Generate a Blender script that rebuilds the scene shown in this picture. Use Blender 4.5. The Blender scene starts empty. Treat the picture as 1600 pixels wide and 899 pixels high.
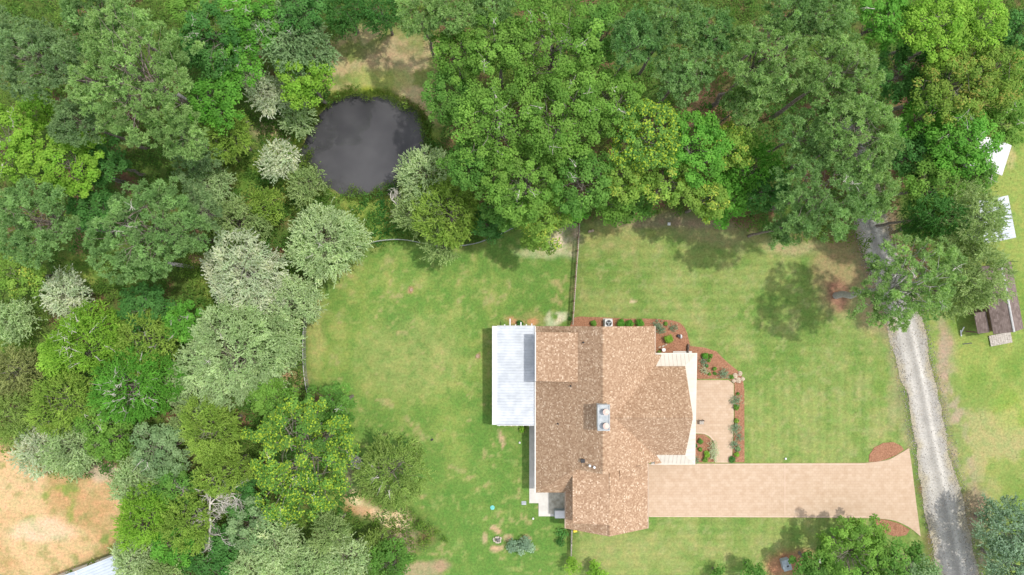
import bpy, bmesh, math, random
import numpy as np
R = math.radians
S = bpy.context.scene
COL = S.collection
PI = math.pi

# ------------------------------------------------------------------ camera, sky, sun, exposure
CAM_H = 73.0                       # metres above the lawn
FPX = 1066.7                       # focal length in photo pixels (1600 wide)
cam_d = bpy.data.cameras.new('camera'); cam = bpy.data.objects.new('camera', cam_d); COL.objects.link(cam)
cam.location = (0, 0, CAM_H); cam.rotation_euler = (0, 0, 0)
cam_d.sensor_width = 36; cam_d.lens = 36*FPX/1600; cam_d.clip_end = 3000; cam_d.clip_start = 0.5
S.camera = cam
SUN_EL, SUN_AZ = 66.5, 69.0        # azimuth clockwise from +Y (up in the photo)
w = bpy.data.worlds.new('World'); S.world = w; w.use_nodes = True
wn = w.node_tree.nodes; bg = wn['Background']
sky = wn.new('ShaderNodeTexSky'); sky.sky_type = 'NISHITA'; sky.sun_disc = False
sky.sun_elevation = R(SUN_EL); sky.sun_rotation = R(SUN_AZ); sky.dust_density = 2.5; sky.air_density = 1.0
wl = w.node_tree.links; wtc = wn.new('ShaderNodeTexCoord'); wnz = wn.new('ShaderNodeTexNoise'); wnz.inputs['Scale'].default_value = 3.2; wnz.inputs['Detail'].default_value = 7
wl.new(wtc.outputs['Generated'], wnz.inputs['Vector']); wr = wn.new('ShaderNodeValToRGB'); wr.color_ramp.elements[0].position = .42; wr.color_ramp.elements[1].position = .60
wl.new(wnz.outputs['Fac'], wr.inputs[0]); wmx = wn.new('ShaderNodeMix'); wmx.data_type = 'RGBA'; wmx.inputs[7].default_value = (8.2, 8.1, 7.9, 1)   # fair-weather clouds
wl.new(wr.outputs[0], wmx.inputs[0]); wl.new(sky.outputs[0], wmx.inputs[6]); wl.new(wmx.outputs[2], bg.inputs[0]); bg.inputs[1].default_value = 0.15
sl = bpy.data.lights.new('sun', 'SUN'); sl.energy = 2.6; sl.angle = R(1.3); sl.color = (1.0, 0.945, 0.86)
so = bpy.data.objects.new('sun', sl); COL.objects.link(so)
so.rotation_euler = (R(90-SUN_EL), 0, R(-SUN_AZ) + PI)   # checked: light travels to -X, slightly -Y
so.location = (60, 25, 90)
S.view_settings.view_transform = 'Standard'; S.view_settings.look = 'None'
S.view_settings.exposure = 0.35; S.view_settings.gamma = 1
S.render.engine = 'CYCLES'
S.cycles.max_bounces = 6; S.cycles.diffuse_bounces = 3; S.cycles.transmission_bounces = 4; S.cycles.glossy_bounces = 2

# ------------------------------------------------------------------ helpers
def P(px, py, h=0.0):
    """ground-plan metres of something seen at photo pixel px,py whose height is h"""
    k = (CAM_H-h)/FPX
    return (px-800)*k, (449.5-py)*k
def sc(h=0.0): return (CAM_H-h)/FPX

def tag(o, label=None, cat=None, group=None, kind=None):
    if label: o['label'] = label
    if cat: o['category'] = cat
    if group: o['group'] = group
    if kind: o['kind'] = kind
    return o
def thing(name, label, cat, loc=(0, 0, 0), group=None):
    o = bpy.data.objects.new(name, None); COL.objects.link(o); o.location = loc
    o.empty_display_size = 0.3
    return tag(o, label, cat, group)

class MB:
    """collects vertices and faces of one part"""
    def __init__(s): s.v = []; s.f = []; s.uv = {}
    def poly(s, pts, uv=None):
        n = len(s.v); s.v += [tuple(p) for p in pts]; s.f.append(list(range(n, n+len(pts))))
        if uv: s.uv[len(s.f)-1] = uv
    def box(s, x0, x1, y0, y1, z0, z1):
        n = len(s.v)
        s.v += [(x0,y0,z0),(x1,y0,z0),(x1,y1,z0),(x0,y1,z0),(x0,y0,z1),(x1,y0,z1),(x1,y1,z1),(x0,y1,z1)]
        for q in ((0,3,2,1),(4,5,6,7),(0,1,5,4),(1,2,6,5),(2,3,7,6),(3,0,4,7)): s.f.append([n+i for i in q])
    def obox(s, c, ax, L, W, z0, z1):
        """box centred on c=(x,y), long axis angle ax (rad)"""
        ca, sa = math.cos(ax), math.sin(ax); n = len(s.v)
        for z in (z0, z1):
            for a, b in ((-1,-1),(1,-1),(1,1),(-1,1)):
                u, v = a*L/2, b*W/2
                s.v.append((c[0]+u*ca-v*sa, c[1]+u*sa+v*ca, z))
        for q in ((0,3,2,1),(4,5,6,7),(0,1,5,4),(1,2,6,5),(2,3,7,6),(3,0,4,7)): s.f.append([n+i for i in q])
    def cyl(s, c, r, z0, z1, n=14, r2=None, sx=1, sy=1):
        r2 = r if r2 is None else r2; b = len(s.v)
        for k in range(n):
            a = 2*PI*k/n; s.v.append((c[0]+r*sx*math.cos(a), c[1]+r*sy*math.sin(a), z0))
        for k in range(n):
            a = 2*PI*k/n; s.v.append((c[0]+r2*sx*math.cos(a), c[1]+r2*sy*math.sin(a), z1))
        for k in range(n): s.f.append([b+k, b+(k+1)%n, b+n+(k+1)%n, b+n+k])
        s.f.append([b+n+k for k in range(n)]); s.f.append([b+n-1-k for k in range(n)])
    def tube(s, pts, rad, n=6):
        b = len(s.v); pts = [np.array(p, float) for p in pts]; m = len(pts)
        if not hasattr(rad, '__len__'): rad = [rad]*m
        for i, p in enumerate(pts):
            d = pts[min(i+1, m-1)]-pts[max(i-1, 0)]; d /= (np.linalg.norm(d)+1e-9)
            u = np.cross(d, (0.31, 0.17, 0.93) if abs(d[2]) < .9 else (1, 0, 0)); u /= np.linalg.norm(u); v = np.cross(d, u)
            for k in range(n):
                a = 2*PI*k/n; s.v.append(tuple(p+rad[i]*(u*math.cos(a)+v*math.sin(a))))
        for i in range(m-1):
            for k in range(n):
                s.f.append([b+i*n+k, b+i*n+(k+1)%n, b+(i+1)*n+(k+1)%n, b+(i+1)*n+k])
        s.f.append([b+n-1-k for k in range(n)]); s.f.append([b+(m-1)*n+k for k in range(n)])
    def slab(s, pts, th, uvf=None):
        """sloped slab: top polygon pts (counter-clockwise from above), thickness th downwards"""
        n = len(s.v); k = len(pts)
        s.v += [tuple(p) for p in pts] + [(p[0], p[1], p[2]-th) for p in pts]
        s.f.append(list(range(n, n+k)))
        if uvf: s.uv[len(s.f)-1] = [uvf(p) for p in pts]
        s.f.append([n+k+i for i in reversed(range(k))])
        for i in range(k): s.f.append([n+i, n+k+i, n+k+(i+1)%k, n+(i+1)%k])
    def prism(s, prof, axis, a0, a1):
        """profile of (u,z) extruded along axis 'x' or 'y'"""
        n = len(s.v); k = len(prof)
        for a in (a0, a1):
            for u, z in prof: s.v.append((u, a, z) if axis == 'y' else (a, u, z))
        s.f.append([n+i for i in reversed(range(k))]); s.f.append([n+k+i for i in range(k)])
        for i in range(k): s.f.append([n+i, n+(i+1)%k, n+k+(i+1)%k, n+k+i])
    def build(s, name, mat, parent=None, loc=None, smooth=False, bevel=0):
        o0 = (0, 0, 0)
        if parent is not None: 
            q = parent; o0 = np.array(q.location, float)
            while q.parent: q = q.parent; o0 = o0+np.array(q.location, float)
        elif loc is not None: o0 = loc
        me = bpy.data.meshes.new(name)
        me.from_pydata([(v[0]-o0[0], v[1]-o0[1], v[2]-o0[2]) for v in s.v], [], s.f)
        if s.uv:
            ul = me.uv_layers.new(name='UVMap')
            for fi, uvs in s.uv.items():
                for li, uv in zip(me.polygons[fi].loop_indices, uvs): ul.data[li].uv = uv
        bm = bmesh.new(); bm.from_mesh(me); bmesh.ops.recalc_face_normals(bm, faces=bm.faces)
        if bevel: bmesh.ops.bevel(bm, geom=bm.edges[:], offset=bevel, segments=2, affect='EDGES', clamp_overlap=True)
        bm.to_mesh(me); bm.free()
        if smooth:
            for p in me.polygons: p.use_smooth = True
        me.materials.append(mat)
        o = bpy.data.objects.new(name, me); COL.objects.link(o)
        if parent is not None: o.parent = parent
        elif loc is not None: o.location = loc
        return o

def np_mesh(name, V, F, mat, parent=None, cols=None, smooth=False):
    """V (n,3) local, F (m,k) quads or tris, cols (m,3) one colour per face"""
    me = bpy.data.meshes.new(name); m, k = F.shape
    me.vertices.add(len(V)); me.vertices.foreach_set('co', V.astype(np.float32).ravel())
    me.loops.add(m*k); me.loops.foreach_set('vertex_index', F.astype(np.int32).ravel())
    me.polygons.add(m); me.polygons.foreach_set('loop_start', (np.arange(m)*k).astype(np.int32))
    if smooth: me.polygons.foreach_set('use_smooth', np.ones(m, bool))
    me.update(calc_edges=True)
    if cols is not None:
        a = me.attributes.new('tone', 'FLOAT_COLOR', 'FACE')
        c = np.ones((m, 4), np.float32); c[:, :3] = cols; a.data.foreach_set('color', c.ravel())
    me.materials.append(mat)
    o = bpy.data.objects.new(name, me); COL.objects.link(o)
    if parent is not None: o.parent = parent
    return o

# ------------------------------------------------------------------ noise in numpy
def vnoise(x, y, scale, seed):
    rg = np.random.default_rng(seed); T = rg.random((256, 256))
    u = x/scale+1000.37; v = y/scale+1000.71
    i = np.floor(u).astype(int); j = np.floor(v).astype(int); a = u-i; b = v-j
    a = a*a*(3-2*a); b = b*b*(3-2*b)
    g = lambda p, q: T[p % 256, q % 256]
    return (g(i, j)*(1-a)+g(i+1, j)*a)*(1-b)+(g(i, j+1)*(1-a)+g(i+1, j+1)*a)*b
def fbm(x, y, scale, seed, octv=4):
    t = 0; n = 0; A = 1
    for k in range(octv):
        t = t+A*vnoise(x, y, scale/2**k, seed+k); n += A; A *= .55
    return t/n
def sstep(a, b, x): t = np.clip((x-a)/(b-a), 0, 1); return t*t*(3-2*t)

# ------------------------------------------------------------------ materials
MATS = {}
def nodes(name):
    m = bpy.data.materials.new(name); m.use_nodes = True; MATS[name] = m
    nt = m.node_tree; return m, nt, nt.nodes, nt.links, nt.nodes['Principled BSDF']
def noisy(name, c1, c2, scale=3.0, rough=.8, detail=6, bump=0, bscale=None, metallic=0, coord='Object', lo=.35, hi=.65):
    m, nt, N, L, b = nodes(name)
    tc = N.new('ShaderNodeTexCoord'); nz = N.new('ShaderNodeTexNoise'); nz.inputs['Scale'].default_value = scale
    nz.inputs['Detail'].default_value = detail; L.new(tc.outputs[coord], nz.inputs['Vector'])
    r = N.new('ShaderNodeValToRGB'); r.color_ramp.elements[0].color = (*c1, 1); r.color_ramp.elements[1].color = (*c2, 1)
    r.color_ramp.elements[0].position = lo; r.color_ramp.elements[1].position = hi
    L.new(nz.outputs['Fac'], r.inputs[0]); L.new(r.outputs[0], b.inputs['Base Color'])
    b.inputs['Roughness'].default_value = rough; b.inputs['Metallic'].default_value = metallic
    if bump:
        n2 = N.new('ShaderNodeTexNoise'); n2.inputs['Scale'].default_value = bscale or scale*4; n2.inputs['Detail'].default_value = 5
        L.new(tc.outputs[coord], n2.inputs['Vector'])
        bp = N.new('ShaderNodeBump'); bp.inputs['Strength'].default_value = bump; bp.inputs['Distance'].default_value = .05
        L.new(n2.outputs['Fac'], bp.inputs['Height']); L.new(bp.outputs[0], b.inputs['Normal'])
    return m

# leaves: colour comes from the face attribute of each leaf
def leaf_material():
    m, nt, N, L, b = nodes('leaf')
    at = N.new('ShaderNodeAttribute'); at.attribute_name = 'tone'
    b.inputs['Roughness'].default_value = .6; b.inputs['Specular IOR Level'].default_value = .12
    L.new(at.outputs['Color'], b.inputs['Base Color'])
    tr = N.new('ShaderNodeBsdfTranslucent'); mx = N.new('ShaderNodeMix'); mx.data_type = 'RGBA'; mx.blend_type = 'MULTIPLY'
    mx.inputs[0].default_value = 1; mx.inputs[7].default_value = (1.25, 1.3, .6, 1); L.new(at.outputs['Color'], mx.inputs[6])
    L.new(mx.outputs[2], tr.inputs['Color'])
    ms = N.new('ShaderNodeMixShader'); ms.inputs[0].default_value = .42
    L.new(b.outputs[0], ms.inputs[1]); L.new(tr.outputs[0], ms.inputs[2]); L.new(ms.outputs[0], N['Material Output'].inputs[0])
    return m
M_LEAF = leaf_material()
M_BARK = noisy('grey_bark', (.11, .09, .07), (.28, .25, .22), 6, .9, bump=.5)
M_BARKP = noisy('pine_bark', (.14, .10, .08), (.30, .26, .24), 5, .9, bump=.5)
M_DEAD = noisy('bleached_dead_wood', (.38, .35, .31), (.62, .59, .54), 8, .85, bump=.3)
M_DEADG = noisy('grey_dead_wood', (.27, .26, .24), (.46, .44, .41), 8, .85, bump=.3)
M_CONC = noisy('pale_concrete', (.50, .485, .45), (.60, .585, .55), 1.3, .85, bump=.15)
M_CONCG = noisy('stained_concrete', (.33, .31, .25), (.52, .50, .43), 3.0, .9, bump=.15)
M_MULCH = noisy('red_brown_mulch', (.20, .088, .045), (.41, .21, .125), 9.0, .95, bump=.9, bscale=30, lo=.3, hi=.7)
M_WALL = noisy('cream_siding', (.60, .56, .49), (.68, .64, .57), 1.0, .7)
M_TRIM = noisy('white_trim', (.60, .595, .58), (.66, .65, .635), 2, .5)
M_CREAM = noisy('cream_metal', (.56, .52, .45), (.61, .57, .50), 1.2, .45)
M_WMETAL = noisy('white_ribbed_metal', (.42, .455, .50), (.54, .575, .62), 1.2, .38)
M_WHITE = noisy('white_paint', (.58, .59, .60), (.64, .64, .65), 3, .4)
M_GLASS = noisy('dark_window_glass', (.03, .04, .05), (.05, .06, .08), 1, .08)
M_GALV = noisy('galvanised_cap', (.27, .31, .34), (.42, .45, .47), 3, .42, metallic=.2)
M_CLAY = noisy('clay_flue', (.55, .40, .35), (.68, .53, .47), 5, .8)
M_BLACK = noisy('black_metal', (.012, .012, .014), (.03, .03, .035), 6, .55)
M_DKWOOD = noisy('dark_fence_wood', (.07, .05, .04), (.15, .11, .085), 6, .9)
M_GYWOOD = noisy('weathered_grey_wood', (.30, .27, .23), (.50, .46, .41), 7, .9, bump=.3)
M_BNWOOD = noisy('brown_fence_wood', (.22, .14, .09), (.36, .25, .17), 7, .9)
M_GREYBOX = noisy('grey_green_cabinet', (.26, .31, .34), (.36, .42, .45), 2.5, .5)
M_STONE = noisy('fieldstone', (.30, .27, .23), (.62, .56, .48), 4, .85, bump=.4)
M_ROCKT = noisy('tan_stone', (.34, .26, .18), (.56, .46, .35), 5, .85, bump=.4)
M_TERRA = noisy('stump_wood', (.26, .17, .11), (.44, .32, .23), 10, .9)
M_TEAL = noisy('teal_plastic', (.10, .42, .38), (.16, .52, .48), 3, .4)
M_YELLOW = noisy('yellow_plastic', (.75, .55, .03), (.85, .65, .06), 3, .5)
M_MESH = noisy('galvanised_mesh', (.36, .37, .38), (.50, .51, .52), 6, .5, metallic=.3)
M_GUTTER = noisy('tan_gutter', (.36, .27, .20), (.42, .32, .24), 2, .5)

def water_material():
    m, nt, N, L, b = nodes('pond_water')
    tc = N.new('ShaderNodeTexCoord'); nz = N.new('ShaderNodeTexNoise'); nz.inputs['Scale'].default_value = .16; nz.inputs['Detail'].default_value = 3
    L.new(tc.outputs['Object'], nz.inputs['Vector'])
    r = N.new('ShaderNodeValToRGB'); r.color_ramp.elements[0].position = .38; r.color_ramp.elements[1].position = .62
    r.color_ramp.elements[0].color = (.046, .046, .052, 1); r.color_ramp.elements[1].color = (.078, .078, .085, 1)
    L.new(nz.outputs['Fac'], r.inputs[0]); L.new(r.outputs[0], b.inputs['Base Color'])
    b.inputs['Roughness'].default_value = .04; b.inputs['IOR'].default_value = 1.33
    n2 = N.new('ShaderNodeTexNoise'); n2.inputs['Scale'].default_value = 2.2; n2.inputs['Detail'].default_value = 4
    L.new(tc.outputs['Object'], n2.inputs['Vector'])
    bp = N.new('ShaderNodeBump'); bp.inputs['Strength'].default_value = .12; bp.inputs['Distance'].default_value = .03
    L.new(n2.outputs['Fac'], bp.inputs['Height']); L.new(bp.outputs[0], b.inputs['Normal'])
    return m

def shingle_material(name, ramp, tw=.24, th=.15):
    """tabs laid out in metres along the UV of each roof slope, every tab its own blend colour"""
    m, nt, N, L, b = nodes(name)
    uv = N.new('ShaderNodeUVMap'); sp = N.new('ShaderNodeSeparateXYZ'); L.new(uv.outputs[0], sp.inputs[0])
    def mth(op, a, bb=None):
        n = N.new('ShaderNodeMath'); n.operation = op
        for i, q in enumerate((a, bb)):
            if q is None: continue
            if isinstance(q, (int, float)): n.inputs[i].default_value = q
            else: L.new(q, n.inputs[i])
        return n.outputs[0]
    vr = mth('DIVIDE', sp.outputs[1], th); row = mth('FLOOR', vr)
    wn1 = N.new('ShaderNodeTexWhiteNoise'); wn1.noise_dimensions = '1D'; L.new(row, wn1.inputs['W'])
    ur = mth('ADD', mth('DIVIDE', sp.outputs[0], tw), mth('MULTIPLY', wn1.outputs['Value'], 7.0)); colm = mth('FLOOR', ur)
    cb = N.new('ShaderNodeCombineXYZ'); L.new(colm, cb.inputs[0]); L.new(row, cb.inputs[1])
    wn2 = N.new('ShaderNodeTexWhiteNoise'); wn2.noise_dimensions = '2D'; L.new(cb.outputs[0], wn2.inputs['Vector'])
    nz = N.new('ShaderNodeTexNoise'); nz.inputs['Scale'].default_value = .8; nz.inputs['Detail'].default_value = 5; L.new(uv.outputs[0], nz.inputs['Vector'])
    f = mth('ADD', mth('MULTIPLY', wn2.outputs['Value'], .86), mth('MULTIPLY', nz.outputs['Fac'], .14))
    r = N.new('ShaderNodeValToRGB'); e = r.color_ramp.elements
    e[0].position, e[0].color = ramp[0][0], (*ramp[0][1], 1); e[1].position, e[1].color = ramp[-1][0], (*ramp[-1][1], 1)
    for p, c in ramp[1:-1]: q = e.new(p); q.color = (*c, 1)
    L.new(f, r.inputs[0])
    # course line: butt edge of every course is tinted a little darker
    fr = mth('FRACT', vr); ed = mth('LESS_THAN', fr, .14)
    mx = N.new('ShaderNodeMix'); mx.data_type = 'RGBA'; mx.blend_type = 'MULTIPLY'; mx.inputs[7].default_value = (.72, .70, .68, 1)
    L.new(ed, mx.inputs[0]); L.new(r.outputs[0], mx.inputs[6]); L.new(mx.outputs[2], b.inputs['Base Color'])
    bp = N.new('ShaderNodeBump'); bp.inputs['Strength'].default_value = .5; bp.inputs['Distance'].default_value = .02
    L.new(mth('ADD', mth('SUBTRACT', 1.0, fr), mth('MULTIPLY', wn2.outputs['Value'], .8)), bp.inputs['Height']); L.new(bp.outputs[0], b.inputs['Normal'])
    b.inputs['Roughness'].default_value = .92
    return m
M_SHINGLE = shingle_material('tan_blend_shingles', [(.05, (.285, .175, .105)), (.35, (.35, .225, .14)), (.62, (.405, .27, .175)), (.84, (.48, .335, .225)), (.94, (.64, .49, .36))], .13, .14)
M_SHINGLEB = shingle_material('dark_brown_shingles', [(.05, (.13, .095, .085)), (.5, (.17, .13, .115)), (.95, (.22, .17, .155))], .3, .15)

def ground_material():
    m, nt, N, L, b = nodes('ground_cover')
    at = N.new('ShaderNodeAttribute'); at.attribute_name = 'paint'
    tc = N.new('ShaderNodeTexCoord')
    def nz(scale, det=4, rg=.6):
        n = N.new('ShaderNodeTexNoise'); n.inputs['Scale'].default_value = scale; n.inputs['Detail'].default_value = det
        n.inputs['Roughness'].default_value = rg; L.new(tc.outputs['Object'], n.inputs['Vector']); return n
    a = nz(4.0, 8, .82); r = N.new('ShaderNodeMapRange'); r.inputs[1].default_value = .3; r.inputs[2].default_value = .7
    r.inputs[3].default_value = .55; r.inputs[4].default_value = 1.45; L.new(a.outputs['Fac'], r.inputs[0])
    v = N.new('ShaderNodeVectorMath'); v.operation = 'SCALE'; L.new(at.outputs['Color'], v.inputs[0]); L.new(r.outputs[0], v.inputs['Scale'])
    # warm / cool drift between blades
    c = nz(1.1, 5, .65); r2 = N.new('ShaderNodeValToRGB'); r2.color_ramp.elements[0].position = .35; r2.color_ramp.elements[1].position = .68
    r2.color_ramp.elements[0].color = (.84, 1.0, .90, 1); r2.color_ramp.elements[1].color = (1.20, 1.04, 1.10, 1); L.new(c.outputs['Fac'], r2.inputs[0])
    mx = N.new('ShaderNodeMix'); mx.data_type = 'RGBA'; mx.blend_type = 'MULTIPLY'; mx.inputs[0].default_value = 1
    v.inputs['Scale'].default_value = 1
    L.new(v.outputs[0], mx.inputs[6]); L.new(r2.outputs[0], mx.inputs[7]); L.new(mx.outputs[2], b.inputs['Base Color'])
    b.inputs['Roughness'].default_value = .95; b.inputs['Specular IOR Level'].default_value = .2
    d = nz(14.0, 5, .7); bp = N.new('ShaderNodeBump'); bp.inputs['Strength'].default_value = .8; bp.inputs['Distance'].default_value = .06
    L.new(d.outputs['Fac'], bp.inputs['Height']); L.new(bp.outputs[0], b.inputs['Normal'])
    return m

def drive_material():
    """stamped pink-tan concrete: ashlar cells with soft stain"""
    m, nt, N, L, b = nodes('stamped_concrete')
    tc = N.new('ShaderNodeTexCoord')
    br = N.new('ShaderNodeTexBrick'); br.inputs['Scale'].default_value = 1.0; br.inputs['Brick Width'].default_value = .42; br.inputs['Row Height'].default_value = .28
    br.inputs['Mortar Size'].default_value = .012; br.inputs['Mortar Smooth'].default_value = .5
    br.inputs['Color1'].default_value = (.455, .33, .225, 1); br.inputs['Color2'].default_value = (.495, .37, .262, 1); br.inputs['Mortar'].default_value = (.38, .265, .19, 1)
    L.new(tc.outputs['Object'], br.inputs['Vector'])
    n = N.new('ShaderNodeTexNoise'); n.inputs['Scale'].default_value = 1.3; n.inputs['Detail'].default_value = 7; n.inputs['Roughness'].default_value = .65; L.new(tc.outputs['Object'], n.inputs['Vector'])
    r = N.new('ShaderNodeValToRGB'); r.color_ramp.elements[0].position = .33; r.color_ramp.elements[1].position = .68
    r.color_ramp.elements[0].color = (.91, .88, .85, 1); r.color_ramp.elements[1].color = (1.05, 1.08, 1.12, 1); L.new(n.outputs['Fac'], r.inputs[0])
    mx = N.new('ShaderNodeMix'); mx.data_type = 'RGBA'; mx.blend_type = 'MULTIPLY'; mx.inputs[0].default_value = 1
    L.new(br.outputs['Color'], mx.inputs[6]); L.new(r.outputs[0], mx.inputs[7]); L.new(mx.outputs[2], b.inputs['Base Color'])
    b.inputs['Roughness'].default_value = .75
    bp = N.new('ShaderNodeBump'); bp.inputs['Strength'].default_value = .3; bp.inputs['Distance'].default_value = .02
    L.new(n.outputs['Fac'], bp.inputs['Height']); L.new(bp.outputs[0], b.inputs['Normal'])
    return m
M_DRIVE = drive_material()
M_BORDER = noisy('smooth_pink_border', (.50, .37, .28), (.58, .44, .34), 2.0, .8)

def road_material():
    m, nt, N, L, b = nodes('worn_gravel_road')
    at = N.new('ShaderNodeAttribute'); at.attribute_name = 'paint'; tc = N.new('ShaderNodeTexCoord')
    n = N.new('ShaderNodeTexNoise'); n.inputs['Scale'].default_value = 6; n.inputs['Detail'].default_value = 8; n.inputs['Roughness'].default_value = .75; L.new(tc.outputs['Object'], n.inputs['Vector'])
    r = N.new('ShaderNodeMapRange'); r.inputs[1].default_value = .3; r.inputs[2].default_value = .7; r.inputs[3].default_value = .74; r.inputs[4].default_value = 1.26; L.new(n.outputs['Fac'], r.inputs[0])
    v = N.new('ShaderNodeVectorMath'); v.operation = 'SCALE'; L.new(at.outputs['Color'], v.inputs[0]); L.new(r.outputs[0], v.inputs['Scale'])
    L.new(v.outputs[0], b.inputs['Base Color']); b.inputs['Roughness'].default_value = .95
    bp = N.new('ShaderNodeBump'); bp.inputs['Strength'].default_value = .6; bp.inputs['Distance'].default_value = .03
    L.new(n.outputs['Fac'], bp.inputs['Height']); L.new(bp.outputs[0], b.inputs['Normal'])
    return m

# ------------------------------------------------------------------ ground: one sheet, colour painted as what grows there
inx = np.arange(-63, 63.01, .25); iny = np.arange(-37, 37.01, .25)
ext = np.cumsum(np.array([.6, 1, 2, 4, 8, 15, 30, 60, 120, 250, 500]))
gx = np.concatenate([inx[0]-ext[::-1], inx, inx[-1]+ext]); gy = np.concatenate([iny[0]-ext[::-1], iny, iny[-1]+ext])
GX, GY = np.meshgrid(gx, gy)                                  # rows = y
wob = .55
WX = GX+(fbm(GX, GY, 2.2, 11, 3)-.5)*2*wob+(fbm(GX, GY, .6, 15, 2)-.5)*.5
WY = GY+(fbm(GX, GY, 2.2, 21, 3)-.5)*2*wob+(fbm(GX, GY, .6, 25, 2)-.5)*.5
PXg = WX*FPX/CAM_H+800; PYg = 449.5-WY*FPX/CAM_H              # photo pixels only as a drawing unit of the plan
def inpoly(px, py, poly):
    c = np.zeros(px.shape, bool); n = len(poly); j = n-1
    for i in range(n):
        xi, yi = poly[i]; xj, yj = poly[j]
        if yi != yj:
            c ^= ((yi > py) != (yj > py)) & (px < (xj-xi)*(py-yi)/(yj-yi)+xi)
        j = i
    return c
def blur(a, k):
    for _ in range(2):
        for ax in (0, 1):
            a = np.apply_along_axis(lambda q: np.convolve(np.pad(q, k, mode='edge'), np.ones(2*k+1)/(2*k+1), 'valid'), ax, a)
    return a
def mask(poly, soft=1): return blur(inpoly(PXg, PYg, poly).astype(float), soft)
def blob(px, py, rx, ry, hard=1.0):
    d = np.sqrt(((PXg-px)/rx)**2+((PYg-py)/ry)**2); return 1-sstep(1-.45*hard, 1+.25*hard, d)
A3 = lambda c: np.array(c)[None, None, :]
paint = np.zeros(GX.shape+(3,))
n1 = fbm(GX, GY, 5, 31); n2 = fbm(GX, GY, 1.8, 41); n3 = fbm(GX, GY, 11, 51, 3); n4 = fbm(GX, GY, .8, 61, 3)
def lay(m, c):
    global paint
    c = c if isinstance(c, np.ndarray) else A3(c); paint = paint*(1-m[..., None])+c*m[..., None]
def mixc(c1, c2, t): return A3(c1)*(1-t[..., None])+A3(c2)*t[..., None]
LITTER = (.165, .095, .058); MOSS = (.085, .135, .028)
paint[:] = mixc(LITTER, MOSS, sstep(.34, .52, n2*.5+n1*.5))
GREEN = (.118, .212, .042); YGREEN = (.190, .262, .062); TAN = (.36, .30, .155); STRAW = (.46, .36, .205)
# wild grass openings
for poly in ([(540,290),(690,250),(780,370),(640,382),(560,392),(530,340)], [(360,265),(500,170),(500,260),(480,300),(520,330),(440,345),(370,330)],
             [(300,420),(345,420),(345,500),(310,470)], [(100,395),(150,400),(150,450),(90,440)], [(-20,480),(60,490),(50,560),(-20,560)],
             [(560,640),(600,690),(560,760),(530,800),(500,830),(540,640)], [(500,170),(520,130),(660,120),(700,260),(660,240),(560,130)]):
    lay(mask(poly, 2), mixc((.115, .205, .035), (.215, .275, .06), sstep(.38, .62, n2)))
# pale clearing above the pond
CLEAR = [(510,95),(530,55),(560,40),(640,40),(680,60),(690,140),(680,200),(655,180),(610,152),(560,148),(520,155),(508,120)]
lay(mask(CLEAR, 2), mixc(STRAW, TAN, sstep(.4, .6, n1)))
lay(mask(CLEAR, 2)*sstep(.52, .66, n2), (.17, .20, .06))
lay((inpoly(PXg, PYg, [(800+(a-575)*1.13-225, 450+(b-225)*1.13-225) for a, b in [(487,205),(500,178),(545,151),(608,154),(648,184),(668,228),(630,275),(585,299),(530,302),(496,270),(480,228)]])).astype(float)*(.25+.5*sstep(.4, .6, n2)), (.24, .32, .055))
lay(blob(600, 125, 55, 22)*.75, (.27, .31, .085)); lay(blob(560, 146, 50, 10)*.9, (.27, .34, .04)); lay(blob(620, 85, 55, 26)*.45, (.30, .22, .14)); lay(blob(650, 40, 40, 25)*.6, (.15, .19, .05))
lay(blob(425, 208, 40, 18)*.85, (.37, .32, .17)); lay(blob(470, 215, 16, 44)*.9, (.26, .34, .045)); lay(blob(410, 310, 40, 20)*.6, (.36, .30, .10))
# lawns
BACK = [(497,455),(520,420),(560,390),(640,374),(720,386),(780,366),(840,352),(903,345),(900,512),(840,520),(840,770),(893,820),(893,960),(625,960),(640,860),(700,840),(640,790),
        (560,770),(545,745),(560,700),(550,640),(480,590),(478,540),(484,480)]
mb_ = mask(BACK, 2)
lay(mb_, mixc(GREEN, YGREEN, sstep(.36, .66, n1*.55+n2*.45)))
lay(mb_*sstep(.55, .72, n2*.6+n3*.4)*.5, (.29, .30, .10)); lay(mb_*blob(640, 560, 90, 70)*.35, (.30, .30, .12))
lay(mb_*sstep(.60, .40, n3)*.45, (.085, .185, .035)); n5 = fbm(GX, GY, .55, 66, 2); lay(mb_*sstep(.56, .74, n4)*.45, (.085, .175, .035)); lay(mb_*sstep(.60, .76, n5)*.5, (.27, .30, .10)); lay(mb_*sstep(.64, .72, n5*.5+n2*.5)*.6, (.30, .26, .12))
FRONT = [(905,345),(960,338),(1050,335),(1120,345),(1200,370),(1300,380),(1350,400),(1392,520),(1422,690),(1440,840),(1465,960),(893,960),(893,512)]
mf = mask(FRONT, 2)
lay(mf, mixc((.130, .212, .046), (.212, .265, .078), sstep(.36, .64, n1*.5+n2*.5)))
lay(mf*sstep(.56, .72, n2*.5+n4*.5)*.45, (.32, .295, .13))
str1 = .5+.5*np.sin(GX*2*PI/.95+fbm(GX, GY, 8, 71)*3); str2 = .5+.5*np.sin(GY*2*PI/.95+fbm(GX, GY, 8, 75)*3)
fx = sstep(1140, 1200, PXg)*sstep(540, 600, PYg)
st = str1*fx+str2*(1-fx)
paint *= (1+(st[..., None]-.5)*.15*(mf[..., None]))
lay(mf*sstep(.56, .74, n4)*.35, (.12, .185, .05)); lay(mf*sstep(.60, .76, n5)*.45, (.30, .30, .13))
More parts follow.
